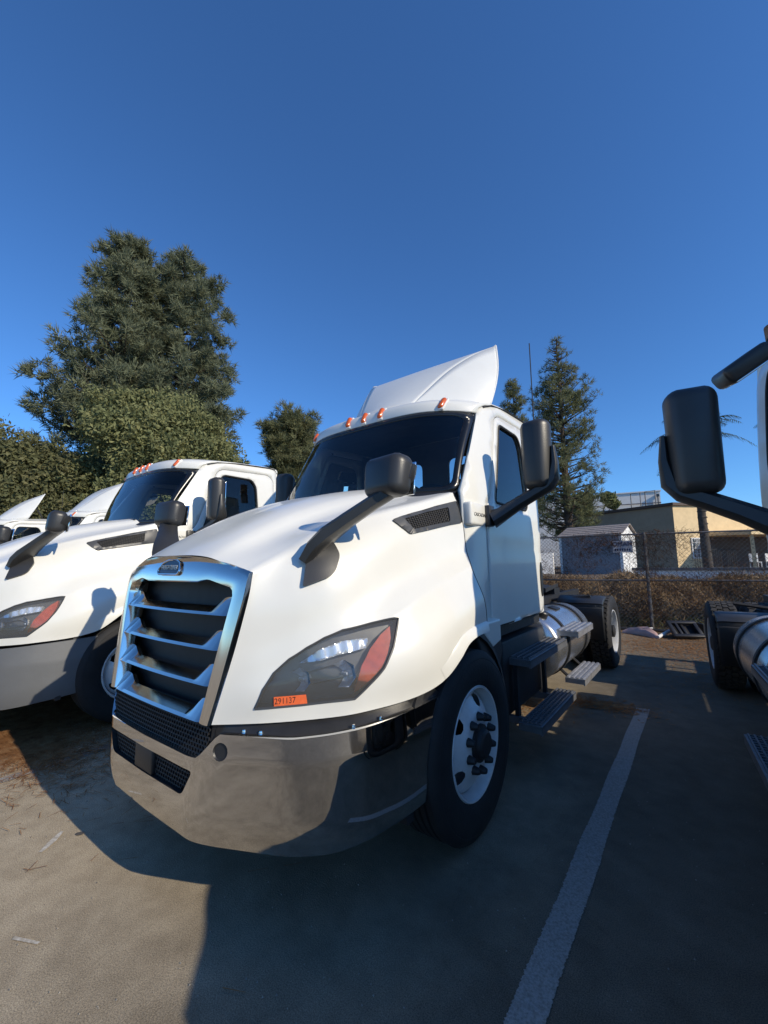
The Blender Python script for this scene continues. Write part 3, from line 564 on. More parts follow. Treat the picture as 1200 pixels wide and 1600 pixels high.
# ---- chassis
m = MB()
for x in (.43, -.43): m.box((x, 3.9, .89), (.08, 6.6, .26))
for y in (1.0, 3.4, 4.6, 5.5, 6.3, 7.1): m.box((0, y, .89), (.80, .10, .2))
m.box((0, 5.9, .55), (1.9, .14, .16)); m.lathe([(.0, -.2), (.2, -.16), (.24, 0), (.2, .16), (0, .2)], (0, 5.9, .55), (0, 1, 0), 16); m.box((0, 1.25, .44), (1.8, .12, .12))
for x in (.43, -.43): m.box((x, 1.25, .62), (.09, 1.3, .06)); m.box((x, 5.9, .70), (.10, 1.0, .06)); m.lathe([(.0, -.13), (.13, -.13), (.13, .13), (0, .13)], (x*1.1, 6.25, .72), (0, 0, 1), 14)
m.tube([(0, 2.9, .62), (0, 5.8, .58)], .06, 10); m.build('frame', CHASS, T, smooth=30)
m = MB(); m.box((0, .95, 1.02), (.85, 1.2, .95)); m.box((0, .32, 1.05), (.98, .14, .80)); m.box((0, 1.6, 1.2), (1.6, .1, .9)); m.box((0, 2.35, 1.0), (1.98, 1.55, .09)); m.build('engine', CHASS, T, smooth=0)
MB().box((0, 4.55, 1.03), (.76, 1.6, .02)).build('deck_plate', STEPD, T)
m = MB(); m.prism([(-.42, 5.35, 1.13), (.42, 5.35, 1.13), (.45, 5.9, 1.18), (.34, 6.35, 1.10), (.10, 6.30, 1.10), (.06, 6.0, 1.17), (-.06, 6.0, 1.17), (-.10, 6.30, 1.10), (-.34, 6.35, 1.10), (-.45, 5.9, 1.18)], (0, 0, -.06)); m.box((0, 5.85, 1.06), (.9, .3, .1)); m.build('fifth_wheel', CHASS, T, smooth=0)
for s in (1, -1):
    # liner of the front wheel arch
    m = MB(); m.lathe([(.64, -.24), (.64, .19), (.60, .20)], (s*.92, 1.27, .50), (s, 0, 0), 20, -.25, math.pi+.25); m.grid(np.array([[(s*.66, 1.27+r*math.cos(a), .50+r*math.sin(a)) for r in (0, .64)] for a in np.linspace(-.25, math.pi+.25, 16)])); m.build('wheel_arch_liner', CHASS, T, smooth=40)
    # step box under the door, two dark cab steps
    MB().box((s*.79, 2.62, .64), (.46, 1.05, .56), bev=.02).build('battery_box', CHASS, T)
    for (y0, y1, x0, x1, z) in ((2.22, 3.30, .965, 1.185, .785), (2.08, 3.08, 1.12, 1.29, .37)):
        m = MB(); m.box((s*(x0+x1)/2, (y0+y1)/2, z-.012), (x1-x0, y1-y0, .018), bev=.004); m.box((s*(x1-.006), (y0+y1)/2, z-.035), (.012, y1-y0, .06)); m.box((s*(x0+x1)/2, y0+.008, z-.03), (x1-x0, .014, .05))
        k = 5
        for i in range(k): m.box((s*(x0+.02+(x1-x0-.04)*i/(k-1)), (y0+y1)/2, z+.002), (.010, y1-y0-.03, .014))
        for i in range(int((y1-y0)/.045)): m.box((s*(x0+x1)/2, y0+.03+i*.045, z), (x1-x0-.03, .008, .008))
        for yy in (y0+.15, y1-.15): m.box((s*(x0-.10), yy, z-.04), (.26, .04, .05))
        m.build('cab_step', STEPD, T, smooth=0)
    for yy in (2.25, 2.95): MB().box((s*1.06, yy, .56), (.03, .05, .44)).build('step_bracket', CHASS, T)
    # fuel tank with straps, cap and steps
    m = MB(); R_ = .335; y0, y1 = 3.28, 4.72; m.lathe([(0, y0-.03), (.12, y0-.028), (.24, y0-.015), (.30, y0), (.325, y0+.02), (R_, y0+.045), (R_, y0+.5), (R_, y1-.5), (R_, y1-.045), (.32, y1-.02), (.24, y1+.01), (0, y1+.03)], (s*.79, 0, .66), (0, 1, 0), 48)
    tk = m.build('fuel_tank', ALU, T, smooth=40)
    m = MB(); m.lathe([(0, .05), (.05, .05), (.058, .04), (.058, -.03)], (s*.93, 3.40, .975), (s*.4, 0, .9), 16); m.build('filler_cap', PLAST, tk, smooth=30); MB().box((s*.88, 4.05, .985), (.10, .16, .03), rot=Matrix.Rotation(s*.28, 3, 'Y'), bev=.01).build('tank_hatch', PLAST, tk)
    for yy in (3.62, 4.42):
        m = MB(); a = np.linspace(-2.2, 2.2, 40); m.grid(np.array([[(s*(.79+r*math.cos(t)), yy+h, .66+r*math.sin(t)) for r, h in ((R_+.002, -.028), (R_+.014, -.028), (R_+.014, .028), (R_+.002, .028))] for t in a]), cv=True); m.box((s*.62, yy, .62), (.12, .06, .7)); m.build('tank_strap', CHASS, tk, smooth=30)
    for (ya, yb, x0, x1, z) in () if s < 0 else ((3.40, 4.10, 1.06, 1.27, .845), (3.52, 4.32, 1.09, 1.275, .37)):
        m = MB(); m.box((s*(x0+x1)/2, (ya+yb)/2, z-.014), (x1-x0, yb-ya, .02), bev=.004); m.box((s*(x1-.006), (ya+yb)/2, z-.035), (.012, yb-ya, .06)); m.box((s*(x0+x1)/2, ya+.006, z-.03), (x1-x0, .01, .05))
        for i in range(4): m.box((s*(x0+.025+(x1-x0-.05)*i/3), (ya+yb)/2, z), (.026, yb-ya-.01, .012), bev=.003)
        m.build('tank_step', STEP, T, smooth=0)
        for yy in (ya+.12, yb-.12): MB().tube([(s*x0, yy, z-.02), (s*(x0-.14), yy, z-.10 if z > .6 else z+.10)], .016, 6).build('step_bracket', CHASS, T)
    # quarter fender ahead of the rear tyres
    pr = [(5.275, .47), (5.272, .88), (5.30, .895), (5.30, .93), (5.285, .945), (5.36, .985), (5.46, 1.02), (5.54, 1.03)]
    m = MB(); m.grid(np.array([[(s*x, y+dy, z-dz) for y, z in pr] for x, dy, dz in ((.58, 0, 0), (1.12, 0, 0), (1.165, .008, .006), (1.18, .03, .02))])); m.build('quarter_fender', FEND, T, smooth=40, solid=.018)
    m = MB(); m.tube([(s*.45, 5.45, .95), (s*1.0, 5.45, 1.03)], .022, 6); m.build('fender_bracket', CHASS, T)
# rear lights bar and mud flaps at the frame end
m = MB(); m.box((0, 7.16, .80), (1.7, .05, .14)); m.build('tail_bar', CHASS, T)
for x in (.7, -.7): MB().box((x, 6.62, .45), (.60, .012, .62)).build('mud_flap', PLAST, T)
# ---- wheels
def tyre_profile(grooves): 
    p = [(.297, .112), (.315, .128), (.35, .138), (.40, .143), (.44, .141), (.455, .136), (.458, .137), (.475, .132), (.495, .118), (.505, .104)]
    if grooves:
        for h in (.062, .021, -.021, -.062): p += [(.505, h+.008), (.492, h+.005), (.492, h-.005), (.505, h-.008)]
    else: p += [(.490, .09), (.490, -.09)]
    return p+[(.505, -.104), (.495, -.118), (.458, -.137), (.40, -.143), (.315, -.128), (.297, -.112)]
def wheel(x, y, s, steer):
    z = .505; Wn = empty('front_wheel' if steer else 'rear_wheel', (x*s, y, z)); Wn.parent = T
    MB().lathe(tyre_profile(steer), (0, 0, 0), (s, 0, 0), 56).build('tyre', RUBBER, Wn, smooth=30)
    if not steer:
        m = MB()
        for k in range(40):
            for j, h in enumerate((-.085, -.030, .030, .085)):
                a = 2*math.pi*(k+.5*(j % 2))/40; R = Matrix.Rotation(a, 3, 'X') @ Matrix.Rotation(.25*(1 if j < 2 else -1), 3, 'Z'); c = R @ Vector((0, 0, 1)); m.box((h*s, math.sin(-a)*.4965, math.cos(a)*.4965), (.050, .056, .020), rot=R)
        tag(m.build('tread', DUSTY, Wn, smooth=0), None, None, kind='stuff')
    rim = MB(); rim.lathe([(.297, .100), (.306, .118), (.300, .127), (.290, .124), (.284, .108), (.276, .07), (.270, .0), (.262, -.08), (.285, -.112), (.30, -.112)], (0, 0, 0), (s, 0, 0), 56)
    if steer: pro = ([.085, .12, .155, .168, .20, .235, .258, .272], [.135, .135, .134, .128, .108, .088, .068, .055])
    else: pro = ([.085, .16, .175, .20, .235, .255, .272], [-.045, -.045, -.04, -.055, -.075, -.083, -.085])
    hr = lambda r: float(np.interp(r, *pro))
    cir = lambda r, n, cx=0, cy=0: [(cx+r*math.cos(a), cy+r*math.sin(a)) for a in np.linspace(0, 2*math.pi, n+1)[:-1]]
    holes = [cir(.085, 24)]
    for k in range(5):
        a = math.pi+math.radians(36)+k*2*math.pi/5; holes.append([(r*math.cos(a+b), r*math.sin(a+b)) for r, b in ((.188, 0), (.196, .13), (.220, .185), (.246, .17), (.254, 0), (.246, -.17), (.220, -.185), (.196, -.13))])
    V, F = cdt(cir(.271, 56), holes, .017); rim.add([(hr(math.hypot(a, b))*s, a, b) for a, b in V], [tuple(t) for t in F])
    rim.build('rim', RIMW, Wn, smooth=40)
    hb = MB(); h0 = .135 if steer else -.045
    if steer: hb.lathe([(0, .185), (.06, .185), (.074, .175), (.080, .155), (.100, .150), (.102, .125)], (0, 0, 0), (s, 0, 0), 24)
    else: hb.lathe([(0, .13), (.06, .13), (.085, .12), (.09, .0), (.105, -.01), (.11, -.045)], (0, 0, 0), (s, 0, 0), 24)
    hb.lathe([(.262, -.06), (.1, -.10), (0, -.10)], (0, 0, 0), (s, 0, 0), 24); hb.build('hub', BLACK if 0 else CHASS, Wn, smooth=30)
    for k in range(10):
        a = 2*math.pi*(k+.5)/10; nb = MB(); nb.lathe([(0, h0+.040), (.014, h0+.039), (.020, h0+.025), (.026, h0-.002)], (0, .143*math.cos(a), .143*math.sin(a)), (s, 0, 0), 8); nb.build('lug_nut', CHASS, Wn, smooth=40)
    return Wn
for s in (1, -1):
    wheel(1.045, 1.285, s, True); wheel(1.078, 5.9, s, False)
    Wn = empty('inner_rear_wheel', (.735*s, 5.9, .505)); Wn.parent = T
    for ch in children_of([c for c in children_of(T) if c.name.startswith('rear_wheel') and c.location.x*s > 0][0]):
        if ch.name.split('.')[0] in ('tyre', 'tread'): c = ch.copy(); COL.objects.link(c); c.parent = Wn
# ---- the other trucks are copies
def copy_truck(loc, rz, drop):
    root = T.copy(); COL.objects.link(root); root.location = loc; root.rotation_euler = (0, 0, rz)
    for ch in TKIDS:
        if ch.name.split('.')[0] in drop: continue
        c = ch.copy(); COL.objects.link(c); c.parent = root
        for g in SUBS[ch.name]:
            d = g.copy(); COL.objects.link(d); d.parent = c
    return root
TKIDS = children_of(T); SUBS = {c.name: children_of(c) for c in TKIDS}
G = 'white day cab trucks parked in a row'
CH = ('chrome_bumper', 'tow_hook_cover', 'bumper_step_pad', 'bolt')
t2 = copy_truck((-3.54, -.39, 0), 0, CH+('roof_fairing', 'number_tag', 'antenna'))
t3 = copy_truck((-10.36, .5, 0), 0, ('plastic_bumper', 'number_tag', 'exhaust_stack'))
t4 = copy_truck((-14.0, -.3, 0), 0, ('plastic_bumper', 'number_tag', 'exhaust_stack'))
t5 = copy_truck((3.91, -.24, 0), math.radians(4.0), ('plastic_bumper', 'number_tag', 'exhaust_stack', 'antenna', 'hood_mirror'))
mq = [c for c in children_of(t5) if c.name.startswith('door_mirror')]
for c in children_of(t5):
    if c.name.startswith('quarter_fender'): c.location.z = -.10
for c in children_of(t5):
    if c.name.startswith('front_wheel'):                            # front rims blackened to keep their reflection out of the chrome bumper
        for g in children_of(c):
            if g.name.startswith('rim'): g.material_slots[0].link = 'OBJECT'; g.material_slots[0].material = CHASS
for c in mq:                                                        # the right truck has taller mirrors, set a little lower
    g0 = [g for g in children_of(c)][0]; sg = 1 if g0.data.vertices[0].co.x > 0 else -1; k = 1.22; cc = Vector((1.395*sg, 1.945, 2.295)); c.scale = (k, k, k); c.location = cc-cc*k+Vector((.06*sg, .25, -.10))
for ob in [c for c in TKIDS if c.name.split('.')[0] in ('plastic_bumper', 'exhaust_stack')]:
    for g in SUBS[ob.name]: bpy.data.objects.remove(g)
    bpy.data.objects.remove(ob)
tag(T, 'foreground white semi truck with a polished chrome bumper and an orange tag on one headlight', 'truck', G)
tag(t2, 'white semi truck with a grey plastic bumper and a bare cab roof without fairing', 'truck', G)
tag(t3, 'white semi truck with a roof fairing peeking out just behind the grey bumpered truck', 'truck', G)
tag(t4, 'farthest white semi truck, only its cab and fairing showing at the left edge', 'truck', G)
tag(t5, 'semi truck cut off by the right edge, its black mirror arm against sky', 'truck', G)
# ============================================================ ground, stripes, bank
def ground_material():
    m = bpy.data.materials.new('asphalt'); m.use_nodes = True; t = m.node_tree; b = t.nodes['Principled BSDF']; N = t.nodes.new; L = t.links.new
    co = N('ShaderNodeTexCoord')
    def noise(sc, det=5, ro=.6): n = N('ShaderNodeTexNoise'); n.inputs['Scale'].default_value = sc; n.inputs['Detail'].default_value = det; n.inputs['Roughness'].default_value = ro; L(co.outputs['Object'], n.inputs['Vector']); return n
    def ramp(src, stops): r = N('ShaderNodeValToRGB'); e = r.color_ramp.elements; e[0].position, e[0].color = stops[0][0], (*stops[0][1], 1); e[1].position, e[1].color = stops[-1][0], (*stops[-1][1], 1); L(src, r.inputs[0]); return r
    def mul(a, bb, f=1.): x = N('ShaderNodeMix'); x.data_type = 'RGBA'; x.blend_type = 'MULTIPLY'; x.inputs[0].default_value = f; L(a, x.inputs[6]); L(bb, x.inputs[7]); return x.outputs[2]
    big = ramp(noise(.55, 6).outputs['Fac'], [(.3, (.262, .218, .155)), (.7, (.375, .322, .240))])
    mid = ramp(noise(5, 6, .7).outputs['Fac'], [(.3, (.72, .70, .68)), (.65, (1.04, 1.04, 1.04))])
    spk = ramp(noise(210, 2, .7).outputs['Fac'], [(.36, (.52, .52, .52)), (.60, (1.12, 1.11, 1.09))])
    c = mul(mul(big.outputs[0], mid.outputs[0]), spk.outputs[0])
    st = ramp(noise(1.3, 6, .7).outputs['Fac'], [(.66, (1, 1, 1)), (.74, (.60, .57, .55))]); c = mul(c, st.outputs[0], .8)
    # thin cracks
    v = N('ShaderNodeTexVoronoi'); v.feature = 'DISTANCE_TO_EDGE'; v.inputs['Scale'].default_value = .75; nw = noise(3, 4); ad = N('ShaderNodeMixRGB'); ad.inputs[0].default_value = .12; L(co.outputs['Object'], ad.inputs[1]); L(nw.outputs['Color'], ad.inputs[2]); L(ad.outputs[0], v.inputs['Vector'])
    cr = ramp(v.outputs['Distance'], [(.0, (.6, .58, .56)), (.004, (1, 1, 1))]); c = mul(c, cr.outputs[0], .25)
    # partly real pavement tone, partly painted shade: bleached sunlit left, darkened shaded right
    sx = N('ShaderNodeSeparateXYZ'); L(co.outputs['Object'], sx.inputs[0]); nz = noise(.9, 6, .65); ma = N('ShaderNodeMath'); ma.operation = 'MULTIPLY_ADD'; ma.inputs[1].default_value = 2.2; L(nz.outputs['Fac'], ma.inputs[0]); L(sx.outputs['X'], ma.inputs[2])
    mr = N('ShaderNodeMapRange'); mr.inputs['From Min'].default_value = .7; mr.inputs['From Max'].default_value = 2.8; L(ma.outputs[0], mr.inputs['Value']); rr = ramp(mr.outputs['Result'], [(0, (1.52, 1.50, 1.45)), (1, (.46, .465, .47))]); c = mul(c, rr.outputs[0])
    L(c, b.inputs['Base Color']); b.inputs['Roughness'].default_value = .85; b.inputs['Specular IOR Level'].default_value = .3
    n2 = noise(120, 3, .7); bp = N('ShaderNodeBump'); bp.inputs['Strength'].default_value = .55; bp.inputs['Distance'].default_value = .006; L(n2.outputs['Fac'], bp.inputs['Height']); L(bp.outputs[0], b.inputs['Normal'])
    return m
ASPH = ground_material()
STRIPE = mat('worn_white_line', (.32, .305, .28), .85, vscale=110, col2=(.20, .185, .16), thr=(.36, .60), bump=.25, bscale=120, detail=12)
SOIL = mat('dry_soil', (.20, .145, .095), .95, var=.5, vscale=3, bump=.5, bscale=14)
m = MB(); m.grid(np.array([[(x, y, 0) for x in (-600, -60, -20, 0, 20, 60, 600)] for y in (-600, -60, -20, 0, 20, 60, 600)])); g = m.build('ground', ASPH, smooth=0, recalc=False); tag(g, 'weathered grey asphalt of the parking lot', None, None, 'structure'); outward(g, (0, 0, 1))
def stripe(x0, x1, ya, yb):
    m = MB(); ys = np.linspace(ya, yb, int((yb-ya)/.006)); m.grid(np.array([[(x0+rnd.gauss(0, .0022)+.003*math.sin(y*7), y, .004), (x1+rnd.gauss(0, .0022)+.003*math.sin(y*5+1), y, .004)] for y in ys])); o = m.build('parking_line', STRIPE, smooth=0); outward(o, (0, 0, 1)); return o
tag(stripe(1.62, 1.735, .2, 4.15), 'worn white parking line on the shaded asphalt right of the chrome bumpered truck', 'parking line', 'white parking lines', 'structure')
tag(stripe(-1.945, -1.845, -.9, 5.2), 'white parking line between the grey bumpered truck and the chrome bumpered truck', 'parking line', 'white parking lines', 'structure')
def fence_y(x): return 9.52+.25*max(0., x)
def bank_z(x, y):
    d = y-fence_y(x)-.15; return .82*min(1, max(0, d/2.6))**.8+(.05*math.sin(x*1.7)*math.sin(y*1.3) if d > .4 else 0) if d > 0 else 0
X = np.concatenate([np.linspace(-120, -12, 12), np.linspace(-10, 14, 61), np.linspace(18, 120, 12)]); D = np.concatenate([np.linspace(0, 4, 17), np.array([6, 9, 14, 22, 35, 60, 120, 250])])
m = MB(); m.grid(np.array([[(x, fence_y(x)+.15+d, bank_z(x, fence_y(x)+.15+d)+.006) for d in D] for x in X])); o = m.build('dirt_bank', SOIL, smooth=60, recalc=False); outward(o, (0, 0, 1)); tag(o, 'dry brown earth bank rising behind the chain link fence', None, None, 'structure')
# ============================================================ foliage tools
def leaf_mat(name, cols, transl=.3, vs=1.2):
    m = bpy.data.materials.new(name); m.use_nodes = True; t = m.node_tree; [t.nodes.remove(n) for n in list(t.nodes)]; N = t.nodes.new; L = t.links.new
    o = N('ShaderNodeOutputMaterial'); mx = N('ShaderNodeMixShader'); d = N('ShaderNodeBsdfDiffuse'); tr = N('ShaderNodeBsdfTranslucent'); mx.inputs[0].default_value = transl
    gi = N('ShaderNodeTexCoord'); n = N('ShaderNodeTexNoise'); n.inputs['Scale'].default_value = vs; n.inputs['Detail'].default_value = 9; n.inputs['Roughness'].default_value = .75; L(gi.outputs['Object'], n.inputs['Vector'])
    r = N('ShaderNodeValToRGB'); e = r.color_ramp.elements; e[0].position = .32; e[1].position = .68; e[0].color = (*cols[0], 1); e[1].color = (*cols[-1], 1)
    for k, c in enumerate(cols[1:-1]): q = e.new(.32+.36*(k+1)/(len(cols)-1)); q.color = (*c, 1)
    L(n.outputs['Fac'], r.inputs[0]); L(r.outputs[0], d.inputs[0]); L(r.outputs[0], tr.inputs[0]); L(d.outputs[0], mx.inputs[1]); L(tr.outputs[0], mx.inputs[2]); L(mx.outputs[0], o.inputs[0]); return m
PINE = leaf_mat('pine_needles', [(.105, .125, .082), (.18, .20, .125), (.27, .28, .18)], .32, .9)
PINE2 = leaf_mat('pine_needles_olive', [(.105, .120, .062), (.18, .19, .10), (.26, .255, .14)], .3, 1.1)
LEAF = leaf_mat('broad_leaves', [(.095, .115, .058), (.17, .19, .09), (.25, .255, .12), (.32, .31, .14)], .3, 1.3)
LEAF2 = leaf_mat('olive_leaves', [(.080, .092, .048), (.155, .16, .08), (.25, .225, .115)], .3, 1.5)
PALMG = leaf_mat('palm_leaves', [(.045, .062, .03), (.09, .11, .055)], .25, 2)
DRY = leaf_mat('dry_brush', [(.11, .07, .04), (.23, .15, .085), (.36, .265, .16), (.19, .16, .08)], .15, 4.5)
VINE = leaf_mat('dry_vine', [(.03, .02, .014), (.09, .05, .03), (.16, .09, .05)], .15, 6)
NEED = leaf_mat('needle_litter', [(.16, .07, .03), (.30, .15, .065), (.42, .26, .13)], .05, 9)
BARK = mat('bark', (.11, .08, .06), .9, var=.5, vscale=5, bump=.6, bscale=12)
BARKD = mat('dark_palm_bark', (.075, .062, .052), .9, var=.5, vscale=6, bump=.6, bscale=10)
def unit(n): v = rng.normal(size=(n, 3)); return v/np.linalg.norm(v, axis=1)[:, None]
def tri_obj(name, V, F4, m, parent=None, kind=None):
    me = bpy.data.meshes.new(name); V = np.asarray(V, np.float32); k = F4; n = len(V)//k
    me.vertices.add(len(V)); me.vertices.foreach_set('co', V.ravel()); me.loops.add(n*k); me.loops.foreach_set('vertex_index', np.arange(n*k, dtype=np.int32)); me.polygons.add(n)
    me.polygons.foreach_set('loop_start', np.arange(0, n*k, k, dtype=np.int32)); me.update(calc_edges=True); me.materials.append(m)
    o = bpy.data.objects.new(name, me); COL.objects.link(o)
    if parent is not None: o.parent = parent
    if kind: o['kind'] = kind
    return o
def needles(C, dirs, per, ln, wd, spread=.9):
    """tufts of thin triangles: centres C, main directions dirs"""
    n = len(C); c = np.repeat(C, per, 0); d = np.repeat(dirs, per, 0)+unit(n*per)*spread; d /= np.linalg.norm(d, axis=1)[:, None]
    L = ln*rng.uniform(.6, 1.15, (n*per, 1)); s = np.cross(d, unit(n*per)); s /= np.linalg.norm(s, axis=1)[:, None]+1e-9; c = c+unit(n*per)*ln*.25
    return np.stack([c-s*wd*.5, c+s*wd*.5, c+d*L], 1).reshape(-1, 3)
def leaves(C, size, flat=.0):
    n = len(C); a = unit(n); a[:, 2] *= (1-flat); a /= np.linalg.norm(a, axis=1)[:, None]; b = np.cross(a, unit(n)); b /= np.linalg.norm(b, axis=1)[:, None]+1e-9; s = size*rng.uniform(.6, 1.3, (n, 1))
    return np.stack([C-a*s, C+b*s*.42, C+a*s, C-b*s*.42], 1).reshape(-1, 3)
def pine(name, base, H, prof, label, nb, tufts, per, ln, wd, m=PINE, lean=(0, 0), group=None, up=.25, dead=0, bare=0.1, trunk=.35):
    """prof: list of (height fraction, crown radius)"""
    root = empty(name, base); tag(root, label, 'tree', group); tm = MB(); hs, rs_ = zip(*prof)
    ax = lambda h: np.array([lean[0]*h, lean[1]*h, h*H]); tm.tube([tuple(ax(h)) for h in np.linspace(0, 1, 10)], [max(.03, trunk*(1-h)+.02) for h in np.linspace(0, 1, 10)], 8)
    C = []; Dr = []; blobs = rng.uniform(0, 2*math.pi, 40); k0 = 7
    for i in range(nb):
        h = bare+(1-bare)*(i+rng.uniform(0, 1))/nb; R = float(np.interp(h, hs, rs_)); az = rng.uniform(0, 2*math.pi); R *= rng.uniform(.62, 1.06)*(1+.22*math.sin(2.0*az+blobs[int(h*39)])*math.cos(h*23+blobs[3]))
        d = np.array([math.cos(az), math.sin(az), up*rng.uniform(.3, 1.6)]); p0 = ax(h); p1 = p0+d*R*.6+np.array([0, 0, -.03*R]); p2 = p0+d*R+np.array([0, 0, .14*R])
        tm.tube([tuple(p0), tuple(p1), tuple(p2)], [.05+.01*R, .03, .012], 4, cap=False)
        if dead and h > dead and rng.uniform() < .75: continue
        for q_ in range(max(1, int(round(tufts/k0*(R/max(rs_)+.35))))):          # foliage sits in puffs along the outer half of each branch
            t = 1.0 if q_ == 0 else rng.uniform(.35, .95); c0 = p0*(1-t)**2+p1*2*t*(1-t)+p2*t*t+rng.normal(size=3)*.12; rr = ln*rng.uniform(.75, 1.3)
            for _ in range(k0): u = unit(1)[0]; C.append(c0+u*rr*np.array([1, 1, .75])*rng.uniform(.3, 1)); e = u*.9+np.array([0, 0, .5])+d*.3; Dr.append(e/np.linalg.norm(e))
    tm.build('trunk', BARK, root, smooth=60); tri_obj('crown', needles(np.array(C), np.array(Dr), per, ln, wd), 3, m, root); return root
def broad(name, base, H, R, label, n, size, m=LEAF, lobes=24, group=None, squash=.8, trunk=.3, hz=.55):
    root = empty(name, base); tag(root, label, 'tree', group); tm = MB(); tm.tube([(0, 0, 0), (.1, .05, H*.25), (.0, .1, H*.5)], [trunk, trunk*.7, trunk*.4], 8); P = []
    for k in range(lobes):
        u = unit(1)[0]; c = np.array([u[0]*R*.78, u[1]*R*.78, H*hz+u[2]*H*(1-hz)*.80]); r = R*rng.uniform(.18, .42)*(1 if lobes < 60 else .8); tm.tube([(0, .1, H*.3), tuple(c*.6+np.array([0, 0, H*.15])), tuple(c)], [trunk*.35, .06, .02], 4, cap=False)
        kk = n//lobes; v = unit(kk)*(rng.uniform(.35, 1, (kk, 1))**.45)*r*(1+.25*np.sin(unit(kk)[:, :1]*9)); v[:, 2] *= squash; P.append(c+v)
        sub = 9; w_ = unit(sub)*r*np.array([1, 1, squash])
        for q in w_: P.append(c+q+rng.normal(size=(kk//14, 3))*r*.16)
    P = np.concatenate(P); P = P[P[:, 2] > .15]; tm.build('trunk', BARK, root, smooth=60); tri_obj('crown', leaves(P, size), 4, m, root); return root
# big evergreens behind the trucks at the left
pine('pine_tree', (-27.0, 9.2, 0), 23.6, [(0, 3), (.2, 5.0), (.38, 5.4), (.50, 4.6), (.62, 3.3), (.74, 2.5), (.88, 1.9), (.95, 1.1), (1, .3)], 'tallest dark pine with a pointed top, at the left behind the trucks', 330, 24, 15, .50, .062, bare=.12, group='trees behind the trucks')
pine('pine_tree', (-26.2, 12.6, 0), 23.6, [(0, 3), (.2, 4.6), (.42, 4.6), (.58, 3.8), (.74, 3.0), (.88, 2.2), (.96, 1.6), (1, .6)], 'tall dark pine with a blunt double top, right of the tallest one', 310, 24, 15, .50, .062, bare=.12, group='trees behind the trucks')
broad('leafy_tree', (-21.9, 9.4, 0), 11.6, 4.6, 'bushy yellow green leafy tree in front of the two tall pines', 130000, .115, LEAF, 70, 'trees behind the trucks')
broad('leafy_tree', (-25.5, 4.0, 0), 8.2, 4.2, 'rounded leafy tree at the left edge above the farthest truck', 60000, .12, LEAF2, 26, 'trees behind the trucks')
broad('leafy_tree', (-19.0, 13.6, 0), 8.4, 3.2, 'low dark leafy tree right behind the grey bumpered truck', 50000, .11, LEAF, 22, 'trees behind the trucks')
broad('leafy_tree', (-33.0, 1.5, 0), 9.5, 4.6, 'leafy tree farthest left, cut off by the photo edge', 36000, .14, LEAF, 22, 'trees behind the trucks')
pine('pine_tree', (-20.6, 18.2, 0), 11.7, [(0, .5), (.55, .6), (.62, 1.2), (.75, 2.0), (.9, 1.8), (1, .9)], 'small rounded pine standing alone between the big trees and the windshield', 130, 28, 12, .45, .05, m=PINE2, bare=.56, up=.5)
pine('pine_tree', (-5.1, 31.0, .8), 17.7, [(0, 1.0), (.1, 2.1), (.3, 2.5), (.5, 2.2), (.66, 2.0), (.8, 1.3), (.9, .8), (1, .15)], 'tall thin pine with a bare dead top, behind the shed', 300, 13, 10, .38, .042, m=PINE2, dead=.84, bare=.10, up=.35)
pine('pine_tree', (-11.2, 38.5, .8), 18.6, [(0, 2), (.4, 2.1), (.7, 1.3), (.88, .75), (1, .15)], 'slim pointed conifer just right of the white roof fairing', 200, 13, 10, .42, .05, m=PINE2, bare=.2)
broad('leafy_tree', (-6.4, 48.0, .8), 9.8, 2.6, 'small dark green tree top showing above the white warehouse', 9000, .22, LEAF, 12)
broad('leafy_bush', (-7.4, 25.5, .8), 5.2, 1.6, 'loose green bush beside the left end of the grey shed', 7000, .13, LEAF2, 10)
broad('leafy_tree', (12.0, 48.0, .8), 6.4, 3.0, 'distant dark green tree beyond the tan house by the right edge', 8000, .2, LEAF, 12)
# palms
def palm(base, H, label, nf=18, L=3.0, r=.2):
    root = empty('palm_tree', base); tag(root, label, 'palm tree', 'palm trees'); tm = MB(); tm.tube([(0, 0, 0), (-.05, 0, H*.4), (.02, 0, H*.8), (0, 0, H)], [r*1.2, r, r*.95, r], 10)
    for i in range(int(H/.35)): tm.lathe([(r*1.08, -.05), (r*1.12, 0), (r*.98, .04)], (-.03, 0, .2+i*.35), (0, 0, 1), 8)
    tm.build('trunk', BARKD, root, smooth=40); V = []
    for k in range(nf):
        az = 2*math.pi*k/nf+rng.uniform(-.2, .2); el = rng.uniform(.0, 1.1); Lk = L*rng.uniform(.8, 1.1); ts = np.linspace(0, 1, 30)
        hx = Lk*ts*math.cos(el)*.95; hz = Lk*(ts*math.sin(el)-.55*ts**2.4); c = np.stack([hx*math.cos(az), hx*math.sin(az), H+hz], 1); sd_ = np.array([-math.sin(az), math.cos(az), 0])
        for i in range(2, 30):
            tdir = c[i]-c[i-1]; tdir /= np.linalg.norm(tdir)
            for sg in (1, -1):
                ll = .62*math.sin(math.pi*min(1, ts[i]*.92+.08))**.6; tip = c[i]+sd_*sg*ll*.8+tdir*ll*.45-np.array([0, 0, ll*rng.uniform(.15, .6)]); wv = tdir*.028; V += [c[i]-wv, c[i]+wv, tip]
        for i in range(29): V += [c[i]+sd_*.025, c[i]-sd_*.025, c[i+1]]
    tri_obj('crown', np.array(V), 3, PALMG, root)
palm((2.63, 27.5, .8), 7.6, 'palm tree with a dark trunk in front of the tan house', L=3.0)
palm((9.3, 45.0, .8), 12.5, 'palm tree half hidden at the right edge', nf=18, L=3.2)
